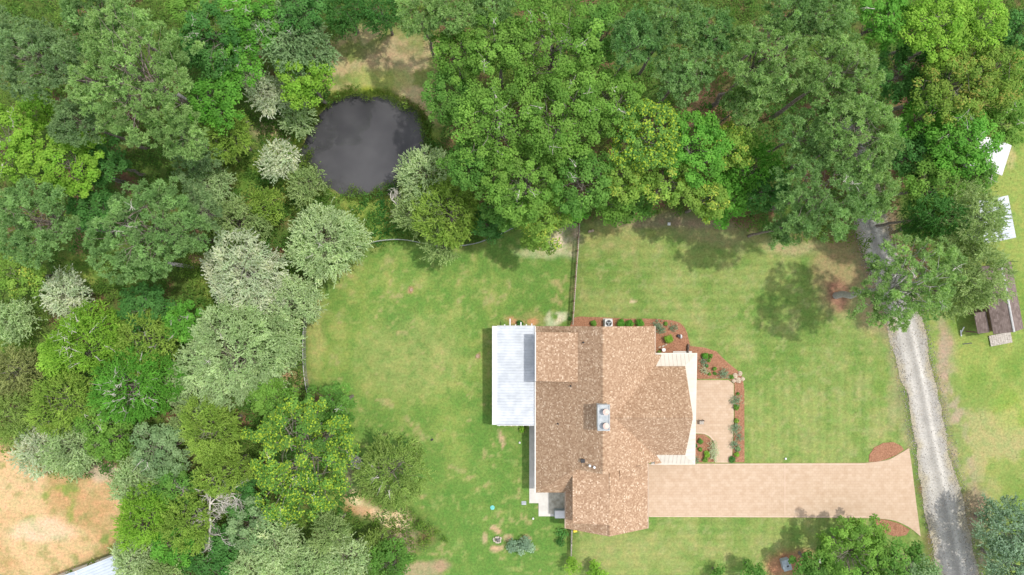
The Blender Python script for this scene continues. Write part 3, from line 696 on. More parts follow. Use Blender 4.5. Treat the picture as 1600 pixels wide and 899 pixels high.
shed('metal_shed', 'white metal roofed shed half under trees at top of right lawn', P(1583,227,2.9), P(1568,274,2.9), 3.6, 2.7, .35, M_WHITE, M_TRIM)
shed('metal_shed', 'white ribbed metal roofed shed nearer the brown roofed barn', P(1578.5,305,3), P(1591,371,3), 3.3, 2.7, .45, M_WMETAL, M_TRIM)
bs, A_, B_, n_, d_ = shed('brown_shed', 'brown shingled gable shed with pale ridge and plank ramp', P(1583,408,3), P(1603,514,3), 3.15, 2.7, .75, M_SHINGLEB, M_DKWALL, ribs=False, ridge_m=noisy('pale_ridge', (.42, .42, .42), (.55, .55, .55), 4, .7))
b = MB(); q0 = B_+n_*3.25-d_*.2; q1 = q0-d_*2.2
b.slab([(*q0, 2.3), (*(q0+n_*.95), 1.9), (*(q1+n_*.95), 1.9), (*q1, 2.3)][::1] if True else [], .08, lambda p: (p[1], p[0]*1.05))
b.build('lean_to_roof', M_SHINGLEB, bs)
b = MB()
for a_ in (q0+n_*.87-d_*.12, q1+n_*.87+d_*.12): b = MB(); b.box(a_[0]-.06, a_[0]+.06, a_[1]-.06, a_[1]+.06, 0, 1.88); b.build('post', M_DKWALL, bs)
b = MB(); rc = np.array(P(1562, 530)); ang = math.atan2(d_[1], d_[0])
for k in range(10): b.obox(rc+n_*(k-4.5)*.235, ang, 1.15, .215, .12, .17)
b.obox(rc-d_*.4, ang+PI/2, 2.3, .1, 0, .12); b.obox(rc+d_*.4, ang+PI/2, 2.3, .1, 0, .12)
b.build('ramp', M_GYWOOD, bs)
shed('blue_roof_shed', 'pale blue metal roofed building at lower left corner of sandy lot', P(190,864,2.8), P(228,965,2.8), 9.5, 2.7, .6, M_BLUEMETAL, M_TRIM, ridge_m=M_TRIM)

# ------------------------------------------------------------------ fences
def picket_fence():
    pts = [P(a, c) for a, c in ((903.5,352),(901.5,392),(898.5,432),(896,470),(893.5,507))]
    t = thing('picket_fence', 'brown picket fence between the two lawns running up from the house', 'fence', (*pts[2], 0))
    pk = MB(); rl = MB()
    for i, (a, c) in enumerate(zip(pts[:-1], pts[1:])):
        d, L_ = uvdir(a, c); a = np.array(a); c = np.array(c); an = math.atan2(d[1], d[0])
        rl.obox((a+c)/2, an, L_, .05, .28, .37); rl.obox((a+c)/2, an, L_, .05, .92, 1.01)
        n = int(L_/.2)
        for k in range(n): q = a+d*(k+.5)*L_/n+np.array([.04, 0]); pk.obox(q, an, .095, .022, .05, 1.22+.02*((k*7) % 3))
        for s_ in (0, 1):
            q = a+d*L_/2*s_; p_ = MB(); p_.box(q[0]-.06, q[0]+.06, q[1]-.06, q[1]+.06, 0, 1.3); p_.build('post', M_BNWOOD, t)
    rl.build('rail', M_BNWOOD, t); pk.build('picket_row', M_DKWOOD, t)
    b = MB()
    for a, c in zip(pts[:-1], pts[1:]): d, L_ = uvdir(a, c); b.obox((np.array(a)+np.array(c))/2+np.array([.02, 0]), math.atan2(d[1], d[0]), L_+.04, .055, 1.235, 1.265)
    b.build('top_rail', M_GYWOOD, t)
picket_fence()
def board_fence(label, pts, m, h=1.1, gap=.16, group=None):
    t = thing('wooden_fence', label, 'fence', (*pts[0], 0), group); pk = MB(); rl = MB()
    for a, c in zip(pts[:-1], pts[1:]):
        d, L_ = uvdir(a, c); a = np.array(a); c = np.array(c); an = math.atan2(d[1], d[0])
        for z in (.3, h-.15): rl.obox((a+c)/2, an, L_+.2, .05, z, z+.09)
        for k in range(max(1, int(L_/gap))): pk.obox(a+d*(k+.5)*gap+np.array([-d[1], d[0]])*.04, an, gap*.68, .022, .04, h)
        p_ = MB(); p_.box(a[0]-.06, a[0]+.06, a[1]-.06, a[1]+.06, 0, h+.08); p_.build('post', m, t)
    rl.build('rail', m, t); pk.build('picket_row', m, t); return t
board_fence('short dark fence slanting off behind the end of the picket fence', [P(903,350), P(890,341), P(877,333)], M_DKWOOD)
board_fence('short grey fence going down from the garage corner', [P(892.5,825), P(892,846), P(891.5,866)], M_GYWOOD, 1.0, .13)
def wire_fence(label, pts, h=1.15):
    t = thing('wire_fence', label, 'fence', (*pts[0], 0)); ms = MB(); rl = MB(); step = .13
    pts = smooth_poly(pts, 5, False); pr = 0
    for a, c in zip(pts[:-1], pts[1:]):
        d, L_ = uvdir(a, c); a = np.array(a); c = np.array(c)
        rl.tube([(*a, h), (*c, h)], .028, 6)
        k = 0
        while k*step < L_:
            q = a+d*k*step; q2 = a+d*min(L_, k*step+h*.8); 
            ms.tube([(*q, .05), (*(a+d*(k*step+.55)), h)], .008, 3); ms.tube([(*(a+d*(k*step+.55)), .05), (*q, h)], .008, 3); k += 1
        pr += L_
        if pr > 2.4: pr = 0; p_ = MB(); p_.cyl(a, .035, 0, h+.06, 8); p_.build('post', M_MESH, t)
    rl.build('top_rail', M_MESH, t); ms.build('wire_mesh', M_MESH, t); return t
wire_fence('grey wire fence along the left edge of the back lawn', [P(a, c) for a, c in ((498,452),(486,476),(480,505),(478,540),(480,585),(488,625),(500,650))])
wire_fence('grey wire fence between the back lawn and the pond', [P(a, c) for a, c in ((520,425),(545,395),(572,384),(598,377),(635,376),(690,386),(735,383),(768,373),(805,356))])

# ------------------------------------------------------------------ things round the house
x, y = P(951.2, 505, .8)
t = thing('air_conditioner', 'square white air conditioner with dark round fan against the house', 'air conditioner', (x, y, 0))
b = MB(); b.box(x-.40, x+.40, y-.38, y+.38, .1, .82); b.build('casing', M_WHITE, t, bevel=.03)
b = MB(); b.box(x-.5, x+.5, y-.46, y+.46, .0, .1); b.build('pad', M_CONCG, t)
b = MB(); b.cyl((x, y), .31, .82, .835, 24); b.build('fan_well', M_BLACK, t)
b = MB()
for k in range(3):
    a = k*2*PI/3+.5; b.obox((x+.15*math.cos(a), y+.15*math.sin(a)), a, .24, .12, .845, .855)
b.cyl((x, y), .06, .84, .875, 10); b.build('fan', M_GALV, t)
b = MB()
for r_ in (.2, .31): b.tube([(x+r_*math.cos(2*PI*k/24), y+r_*math.sin(2*PI*k/24), .885) for k in range(25)], .008, 4)
for k in range(8): b.tube([(x, y, .885), (x+.31*math.cos(k*PI/4), y+.31*math.sin(k*PI/4), .885)], .006, 4)
b.build('grille', M_BLACK, t)
x, y = P(875.5, 804, 1.0)
t = thing('generator', 'white rounded metal box on the back patio beside the garage', 'generator', (x, y, 0))
b = MB(); b.box(x-.60, x+.60, y-.36, y+.36, .1, .92); b.build('body', M_GREYBOX, t, bevel=.04)
b = MB(); b.box(x-.58, x+.62, y-.42, y+.40, .92, 1.04); b.build('lid', M_WHITE, t, bevel=.05)
b = MB(); b.box(x-.65, x+.65, y-.42, y+.42, 0, .1); b.build('pad', M_CONCG, t)
# utility cabinet on the mulch
x, y = P(1229, 883, .7)
t = thing('utility_box', 'grey utility cabinet on a mulch patch beside the lower right trees', 'utility box', (x, y, 0))
b = MB(); b.obox((x, y), R(105), 1.15, .85, .08, .75); b.build('cabinet', M_GREYBOX, t, bevel=.05)
b = MB(); b.obox((x, y), R(105), 1.2, .9, .75, .80); b.build('lid', M_GREYBOX, t, bevel=.02)
b = MB(); b.obox((x+.1, y-.1), R(30), .2, .14, .80, .84); b.build('latch', M_BLACK, t)
# bird bath, wind spinner, bench, dark edging
x, y = P(1037.5, 547, .7)
t = thing('bird_bath', 'small white round bird bath beside the porch roof corner', 'bird bath', (x, y, 0))
b = MB(); b.cyl((x, y), .14, .0, .08, 12); b.cyl((x, y), .06, .08, .6, 10); b.build('pedestal', M_STONE, t)
b = MB(); b.cyl((x, y), .10, .58, .68, 18, .2); b.build('bowl', M_WHITE, t)
rg = random.Random(4)
for k, (px, py, lb) in enumerate(((1030.5,542.5,'longest pale stone left of the bird bath in the mulch'),(1040.5,538.5,'pale stone above the bird bath at the mulch bed'),(1036,541,'grey stone between two pale stones by the bird bath'))):
    x, y = P(px, py); b = MB(); b.obox((x, y), R(35), .34 if k != 1 else .26, .15, .0, .14)
    o = b.build('stone', M_ROCKT if k != 2 else M_STONE, None, (x, y, 0), bevel=.04); tag(o, lb, 'stone', 'stones by the bird bath')
x, y = P(1063, 526, .5)
t = thing('garden_statue', 'small white garden statue with dark base in the curved mulch bed', 'statue', (x, y, 0))
b = MB(); b.cyl((x-.12, y+.05), .17, 0, .3, 10); b.cyl((x-.12, y+.05), .11, .3, .42, 10); b.build('base', M_BLACK, t)
b = MB(); b.tube([(x+.1, y-.18, .1), (x+.12, y-.1, .35), (x+.1, y+.1, .5), (x+.02, y+.2, .62)], [.12, .13, .10, .05], 8); b.build('figure', M_WHITE, t, smooth=True)
b = MB(); a, c = P(1074.8, 538), P(1073.6, 552.5); strip(b, [a, c], .16, 0, .35); o = b.build('edging_board', M_DKWOOD, None, (*a, 0), bevel=.01); tag(o, 'short dark upright board at the end of the curved mulch bed', 'edging board')
x, y = P(1096, 660, .4)
t = thing('garden_chair', 'small dark garden chair alone on the pink front walk', 'chair', (x, y, .09))
b = MB(); b.box(x-.22, x+.22, y-.2, y+.2, .48, .52); b.build('seat', M_GYWOOD, t)
b = MB(); b.box(x-.22, x-.18, y+.2, y+.24, .09, .92); b.box(x+.18, x+.22, y+.2, y+.24, .09, .92); 
for k in range(3): b.box(x-.18, x+.18, y+.205, y+.235, .6+.12*k, .66+.12*k)
b.build('backrest', M_BLACK, t)
for sx in (-.2, .2):
    b = MB(); b.box(x+sx-.02, x+sx+.02, y-.2, y-.16, .09, .48); b.build('leg', M_BLACK, t)
b = MB()
rg = random.Random(9)
for px, py, s_, lb in ((1148,587,0.30,'upper tan boulder where the walk bed turns'),(1156,584,0.26,'topmost tan boulder at the corner of the mulch bed'),(1153,594,0.32,'large tan boulder at the outer end of the walk bed'),(1146,595,0.24,'lower left tan boulder touching the front walk'),(1160,592,0.23,'rightmost tan boulder beside the lawn')):
    x, y = P(px, py); bm = bmesh.new(); bmesh.ops.create_icosphere(bm, subdivisions=2, radius=s_)
    for v in bm.verts: v.co *= 1+rg.uniform(-.16, .16); v.co.z *= .45; v.co.z += .12
    me = bpy.data.meshes.new('boulder'); bm.to_mesh(me); bm.free(); me.materials.append(M_ROCKT); o = bpy.data.objects.new('boulder', me); COL.objects.link(o); o.location = (x, y, 0)
    tag(o, lb, 'boulder', 'tan boulders at the corner of the mulch bed')
# fire pit ring, every stone counted
fx_, fy_ = P(777.5, 843)
for k in range(9):
    a = 2*PI*k/9; x, y = fx_+(.31+.07*((k*5) % 3))*math.cos(a), fy_+.30*math.sin(a); b = MB(); b.obox((x, y), a+PI/2+.4*((k*7) % 3-1), .24, .16, 0, .2+.03*(k % 3))
    o = b.build('fire_pit_stone', M_STONE, None, (x, y, 0), bevel=.04); tag(o, 'grey stone of the small fire pit ring on the lower lawn', 'stone', 'fire pit stones in a ring')
b = MB(); b.cyl((fx_, fy_), .24, .01, .05, 14); o = b.build('ash_bed', noisy('ash', (.02, .02, .02), (.22, .21, .2), 9, .95), None, (fx_, fy_, 0)); tag(o, 'dark ash bed in the middle of the fire pit ring', 'ash')
# stumps, caps and bits in the lawns
for px, py, r_, lb in ((643,453,.17,'pale tree stump alone in the upper back lawn'),(746.5,556.5,.2,'small pale stump near the white patio cover')):
    x, y = P(px, py); b = MB(); b.cyl((x, y), r_*1.12, 0, .12, 11, r_); b.cyl((x, y), r_, .12, .17, 11, r_*.96); o = b.build('tree_stump', M_TERRA, None, (x, y, 0)); tag(o, lb, 'tree stump')
for px, py, lb in ((1227,716.5,'white pipe cap in the grass above the driveway'),(812,691.5,'white pipe cap in the shade left of the house'),(833,810,'white pipe cap in the lawn below the patio slabs')):
    x, y = P(px, py); b = MB(); b.cyl((x, y), .09, 0, .16, 12); b.cyl((x, y), .115, .16, .2, 12, .09); o = b.build('pipe_cap', M_WHITE, None, (x, y, 0)); tag(o, lb, 'pipe cap')
x, y = P(818.5, 786); b = MB(); b.box(x-.25, x+.25, y-.2, y+.2, 0, .08); o = b.build('drain_cover', M_GALV, None, (x, y, 0), bevel=.02); tag(o, 'small pale square drain cover left of the patio slabs', 'drain cover')
x, y = P(769.5, 793); b = MB(); b.cyl((x, y), .2, 0, .1, 12, .24); o = b.build('water_bowl', M_TEAL, None, (x, y, 0)); tag(o, 'teal bowl lying on the lower back lawn', 'bowl')
x, y = P(675, 687); b = MB(); b.obox((x, y), .6, .3, .2, 0, .14); o = b.build('dark_toy', M_BLACK, None, (x, y, 0), bevel=.05); tag(o, 'small dark object in the back lawn right of the spreading cedar', 'toy')
x, y = P(898.5, 829); b = MB(); b.obox((x, y), .2, .4, .22, 0, .3); o = b.build('yellow_tub', M_YELLOW, None, (x, y, 0), bevel=.03); tag(o, 'small yellow tub under the garage corner by the grey fence', 'tub')
x, y = P(1043.5, 351); b = MB(); b.tube([(x, y, 0), (x, y, .5)], .05, 8); b.box(x-.15, x+.15, y-.15, y+.15, .5, .62); o = b.build('white_marker', M_WHITE, None, (x, y, 0)); tag(o, 'small white marker at the wood edge above the front lawn', 'marker')
for px, py, lb in ((921,362,'left pale lime grey rock by the top of the picket fence'),(925.5,361,'right pale lime grey rock by the top of the picket fence')):
    x, y = P(px, py); b = MB(); b.obox((x, y), .5, .36, .26, 0, .2); o = b.build('rock', M_ROCKT, None, (x, y, 0), bevel=.06); tag(o, lb, 'rock', 'rocks by the picket fence')
x, y = P(374, 734, .5); bm = bmesh.new(); bmesh.ops.create_icosphere(bm, subdivisions=2, radius=.6)
for v in bm.verts: v.co *= 1+rg.uniform(-.15, .15); v.co.z *= .7; v.co.z += .3
me = bpy.data.meshes.new('boulder'); bm.to_mesh(me); bm.free(); me.materials.append(M_STONE); o = bpy.data.objects.new('boulder', me); COL.objects.link(o); o.location = (x, y, 1.0); tag(o, 'grey boulder showing between the yellow cedar and the yellow tipped tree', 'boulder')
# pole with feeder by the left fence
x, y = P(475, 568)
t = thing('bird_feeder', 'black pole feeder standing at the left wire fence', 'bird feeder', (x, y, 0))
b = MB(); b.tube([(x, y, 0), (x, y, 1.7), (x-.25, y+.03, 1.95), (x-.5, y+.05, 1.8)], .035, 6); b.build('pole', M_BLACK, t)
b = MB(); b.cyl((x-.5, y+.05), .12, 1.4, 1.72, 10); b.cyl((x-.5, y+.05), .2, 1.72, 1.86, 10, .03); b.build('feeder', M_GREYBOX, t)
# old plank platform under the trees
x, y = P(556, 722, .5)
t = thing('plank_platform', 'weathered plank platform between the yellow tipped tree and the spreading cedar', 'platform', (x, y, 0))
b = MB()
for k in range(8): b.obox((x+(k-3.5)*.21*math.sin(R(70))*.35+.0, y+(3.5-k)*.2), R(-25), 1.9-.12*((k*3) % 4), .18, .42, .47)
b.build('deck', M_GYWOOD, t); b = MB()
for sx, sy in ((-.7,.7),(.7,.3),(-.6,-.5),(.7,-.8)): b.box(x+sx-.05, x+sx+.05, y+sy-.05, y+sy+.05, 0, .42)
b.build('leg', M_GYWOOD, t)
# leaning line post on right lawn
x, y = P(1501, 521)
t = thing('line_post', 'thin white post with short arm on the grass beside the brown shed', 'post', (x, y, 0))
b = MB(); b.tube([(x, y, 0), (x+.05, y+.7, .5)], .06, 6); b.build('post', M_WHITE, t); b = MB(); b.tube([(x+.0, y-.3, .12), (x-.12, y+.35, .18)], .06, 6); b.build('arm', M_WHITE, t)
b = MB(); b.obox(P(1511, 537), .1, 1.0, .09, 0, .06); b.build('foot', M_BLACK, t)
# fallen trunk in the left wood and the one near the big pine
for pts, r0, lb in (([(262,412,2.2),(285,415,1.6),(303,418,.8)], .22, 'pale fallen trunk leaning out below the left pine'), ([(277,148,3),(292,158,2.6),(306,166,2.2)], .26, 'grey broken trunk at the right edge of the largest pine')):
    b = MB(); q = [(*P(a, c, z), z) for a, c, z in pts]; b.tube(q, [r0, r0*.9, r0*.8], 8); o = b.build('fallen_trunk', M_DEADG, None, (*q[0][:2], 0)); tag(o, lb, 'fallen trunk')

# ------------------------------------------------------------------ leaves and trees
def nrmz(a): return a/(np.linalg.norm(a, axis=-1, keepdims=True)+1e-9)
def leaf_quads(c, a, n, L_, W_):
    """diamond leaves: centre c, length axis a, normal n"""
    b = nrmz(np.cross(n, a)); L_ = np.asarray(L_)[:, None] if np.ndim(L_) else L_; W_ = np.asarray(W_)[:, None] if np.ndim(W_) else W_
    V = np.stack([c-a*L_/2, c+b*W_/2-a*L_*.08, c+a*L_/2, c-b*W_/2-a*L_*.08], 1).reshape(-1, 3)
    return V, np.arange(len(c)*4).reshape(-1, 4)
def crown_points(rg, Rr, Hh, sp, lobes, lr=.5, low=-.25, el=(1, 1, 0)):
    """clump centres spread over the outer shell of several overlapping lobes"""
    ax, ay, rot = el
    lc = [np.array([0, 0, .1*Hh])]; rr = [.74*Rr]
    for k in range(lobes):
        a = 2*PI*(k+rg.uniform(-.35, .35))/lobes; d = rg.uniform(.42, .66)*Rr
        lc.append(np.array([math.cos(a)*d, math.sin(a)*d, rg.uniform(-.38, .25)*Hh])); rr.append(rg.uniform(lr*.75, lr*1.15)*Rr)
    lc = np.array(lc); rr = np.array(rr); p_ = rr**2/np.sum(rr**2); M = int(16*(Rr/sp)**2)+60
    li = rg.choice(len(rr), M, p=p_); d = nrmz(rg.normal(size=(M, 3))); d[:, 2] = np.where(d[:, 2] < low, -d[:, 2]*.6, d[:, 2]); d = nrmz(d)
    zs = Hh/Rr
    rad = rg.uniform(.82, 1.04, M); pts = lc[li]+d*(rr[li]*rad)[:, None]*np.array([1, 1, max(.55, zs)])
    ok = np.ones(M, bool)
    for q, r_ in zip(lc, rr):
        e = (pts-q)/np.array([1, 1, max(.55, zs)]); ok &= (np.linalg.norm(e, axis=1) > r_*.72)
    pts = pts[ok]; d = d[ok]
    keep = []; 
    kp = np.zeros((0, 3))
    for i in range(len(pts)):
        if len(kp) == 0 or np.min(np.sum((kp-pts[i])**2, 1)) > sp*sp*.72: keep.append(i); kp = pts[keep]
    pts = pts[keep]; d = d[keep]
    nI = int(2.6*(Rr/sp)**2); an_ = rg.uniform(0, 2*PI, nI); ra_ = Rr*.86*np.sqrt(rg.random(nI)); ins = np.column_stack([ra_*np.cos(an_), ra_*np.sin(an_), rg.uniform(-.45, .30, nI)*Hh])
    pts = np.vstack([pts, ins]); d = np.vstack([d, nrmz(rg.normal(size=(nI, 3))+np.array([0, 0, .8]))])
    c, s_ = math.cos(rot), math.sin(rot); q = pts[:, :2]*np.array([ax, ay]); pts[:, 0] = q[:, 0]*c-q[:, 1]*s_; pts[:, 1] = q[:, 0]*s_+q[:, 1]*c
    return pts, d
def tones(rg, cl_of, ncl, pal, spread=.22):
    """leaf colours: each clump has its own hue, each leaf a little of its own"""
    c1, c2 = np.array(pal[0]), np.array(pal[1]); cr = rg.random(ncl); t = np.clip(cr[cl_of]*.65+rg.random(len(cl_of))*.5-.07, 0, 1)[:, None]
    col = c1*(1-t)+c2*t; col = col*(1+rg.normal(0, spread*.5, (len(cl_of), 1)))*(1+rg.normal(0, .10, ncl)[cl_of])[:, None]
    if len(pal) > 2:
        tip = np.array(pal[2]); frac = pal[3]; cm = rg.random(ncl) < frac*2.2; m = (rg.random(len(cl_of)) < .33) & cm[cl_of]; col[m] = tip*(1+rg.normal(0, .15, (m.sum(), 1)))
    return np.clip(col, .005, .75)
def ball_leaves(rg, pts, d, rc, n, L_, W_, pal, up=.55):
    N = len(pts)*n; cl = np.repeat(np.arange(len(pts)), n); r = rg.random(N)**.4
    q = nrmz(rg.normal(size=(N, 3))+d[cl]*.35+np.array([0, 0, .35])); c = pts[cl]+q*(r*rc*rg.uniform(.75, 1.25, len(pts))[cl])[:, None]*np.array([1, 1, .72])
    nn = nrmz(q*.75+d[cl]*.3+np.array([0, 0, up])+rg.normal(size=(N, 3))*.32); a = nrmz(np.cross(nn, rg.normal(size=(N, 3))))
    V, F = leaf_quads(c, a, nn, L_*rg.uniform(.7, 1.25, N), W_*rg.uniform(.7, 1.25, N)); return V, F, tones(rg, cl, len(pts), pal)
def tuft_leaves(rg, pts, d, rc, nt, nb, L_, W_, pal):
    """needle tufts: blades bursting out of a shoot tip"""
    T = len(pts)*nt; tc = np.repeat(np.arange(len(pts)), nt); q = nrmz(rg.normal(size=(T, 3))+d[tc]*.5+np.array([0, 0, .3]))
    tp = pts[tc]+q*(rg.uniform(.35, 1, T)*rc)[:, None]*np.array([1, 1, .7]); td = nrmz(q+d[tc]*.5+np.array([0, 0, .9]))
    N = T*nb; bi = np.repeat(np.arange(T), nb); a = nrmz(td[bi]*.55+rg.normal(size=(N, 3))*.62); nn = nrmz(np.cross(a, rg.normal(size=(N, 3)))+np.array([0, 0, 1.3]))
    nn = nrmz(nn-a*np.sum(nn*a, 1, keepdims=True)); LL = L_*rg.uniform(.8, 1.2, N); c = tp[bi]+a*(LL*.5)[:, None]
    V, F = leaf_quads(c, a, nn, LL, W_); return V, F, tones(rg, tc[bi], len(pts), pal)
def spray_leaves(rg, pts, d, nbr, L_br, nl, L_, W_, pal, droop=.25, lift=.2):
    """branchlets running outward from each clump with leaves along both sides"""
    T = len(pts)*nbr; tc = np.repeat(np.arange(len(pts)), nbr); o2 = d.copy(); o2[:, 2] *= .5; o2 = nrmz(o2)
    rad2 = pts.copy(); rad2[:, 2] = 0; rad2 = nrmz(rad2)
    bd = nrmz(rad2[tc]*.5+o2[tc]*.6+rg.normal(size=(T, 3))*.62+np.array([0, 0, lift])); st = pts[tc]+rg.normal(size=(T, 3))*.18
    LB = L_br*rg.uniform(.6, 1.3, T); N = T*nl; bi = np.repeat(np.arange(T), nl); t = np.tile((np.arange(nl)+.5)/nl, T)
    c = st[bi]+bd[bi]*(t*LB[bi])[:, None]; c[:, 2] -= droop*(t**2)*LB[bi]; side = rg.normal(size=(N, 3)); a = nrmz(bd[bi]*.9+side*.55); c = c+a*L_*.35
    nn = nrmz(np.array([0, 0, 1.0])+rg.normal(size=(N, 3))*.45); nn = nrmz(nn-a*np.sum(nn*a, 1, keepdims=True))
    V, F = leaf_quads(c, a, nn, L_*rg.uniform(.75, 1.2, N), W_); return V, F, tones(rg, tc[bi], len(pts), pal)

def fast_tubes(lines, rads, n=5):
    """many polylines of equal point count -> one mesh (numpy)"""
    Ls = np.array(lines, float); Rs = np.array(rads, float); K, m, _ = Ls.shape
    D = np.gradient(Ls, axis=1); D = nrmz(D); u = nrmz(np.cross(D, np.array([.31, .17, .05])+np.abs(D)[:, :, ::-1]*.3)); v = np.cross(D, u)
    an = 2*PI*np.arange(n)/n; V = Ls[:, :, None, :]+Rs[:, :, None, None]*(u[:, :, None, :]*np.cos(an)[None, None, :, None]+v[:, :, None, :]*np.sin(an)[None, None, :, None])
    V = V.reshape(-1, 3); k, i, j = np.meshgrid(np.arange(K), np.arange(m-1), np.arange(n), indexing='ij'); b = k*m*n+i*n; j2 = (j+1) % n
    F = np.stack([b+j, b+j2, b+n+j2, b+n+j], -1).reshape(-1, 4); return V, F
def limb_lines(rg, starts, ends, r0, m=6, wig=.12):
    t = np.linspace(0, 1, m); L_ = starts[:, None, :]*(1-t)[None, :, None]+ends[:, None, :]*t[None, :, None]
    ln = np.linalg.norm(ends-starts, axis=1); w_ = rg.normal(size=L_.shape)*wig*ln[:, None, None]*.35; w_[:, 0] = 0; w_ *= np.sin(t*PI)[None, :, None]
    L_ = L_+w_; L_[:, :, 2] += (np.sin(t*PI)*.08)[None, :]*ln[:, None]; rad = r0[:, None]*(1-.78*t)[None, :]; return L_, rad

PALS = 1.42
PAL = {
 'oak': ((.078, .175, .028), (.160, .285, .052)), 'oak_b': ((.060, .155, .028), (.125, .245, .048)), 'oak_y': ((.115, .215, .035), (.205, .310, .060), (.33, .38, .07), .15),
 'poplar': ((.062, .152, .028), (.130, .245, .050), (.265, .355, .040), .45), 'bright': ((.065, .200, .025), (.130, .300, .045)), 'lime': ((.120, .255, .028), (.215, .350, .050)),
 'deep': ((.040, .130, .028), (.085, .200, .050)), 'pine': ((.105, .200, .068), (.205, .325, .125)), 'pine_g': ((.105, .180, .080), (.195, .285, .130)), 'pine_d': ((.080, .180, .058), (.165, .285, .105)),
 'pine_l': ((.130, .230, .075), (.25, .365, .138)), 'olive': ((.20, .285, .135), (.39, .47, .275)), 'olive_g': ((.185, .275, .12), (.34, .43, .235)), 'silver': ((.26, .34, .22), (.48, .55, .40)),
 'cedar': ((.130, .205, .048), (.24, .325, .095)), 'cedar_y': ((.125, .215, .035), (.240, .335, .070)), 'cedar_o': ((.150, .180, .065), (.25, .275, .11)), 'cedar_g': ((.15, .225, .080), (.27, .345, .15)),
 'rusty': ((.095, .19, .030), (.18, .25, .045), (.23, .23, .055), .18), 'grey': ((.115, .20, .085), (.21, .30, .15)), 'blue': ((.12, .195, .13), (.24, .33, .24)),
}
for k_ in PAL: PAL[k_] = tuple(tuple(min(.7, v*PALS) for v in q) if isinstance(q, tuple) else q for q in PAL[k_])
NT = [0]
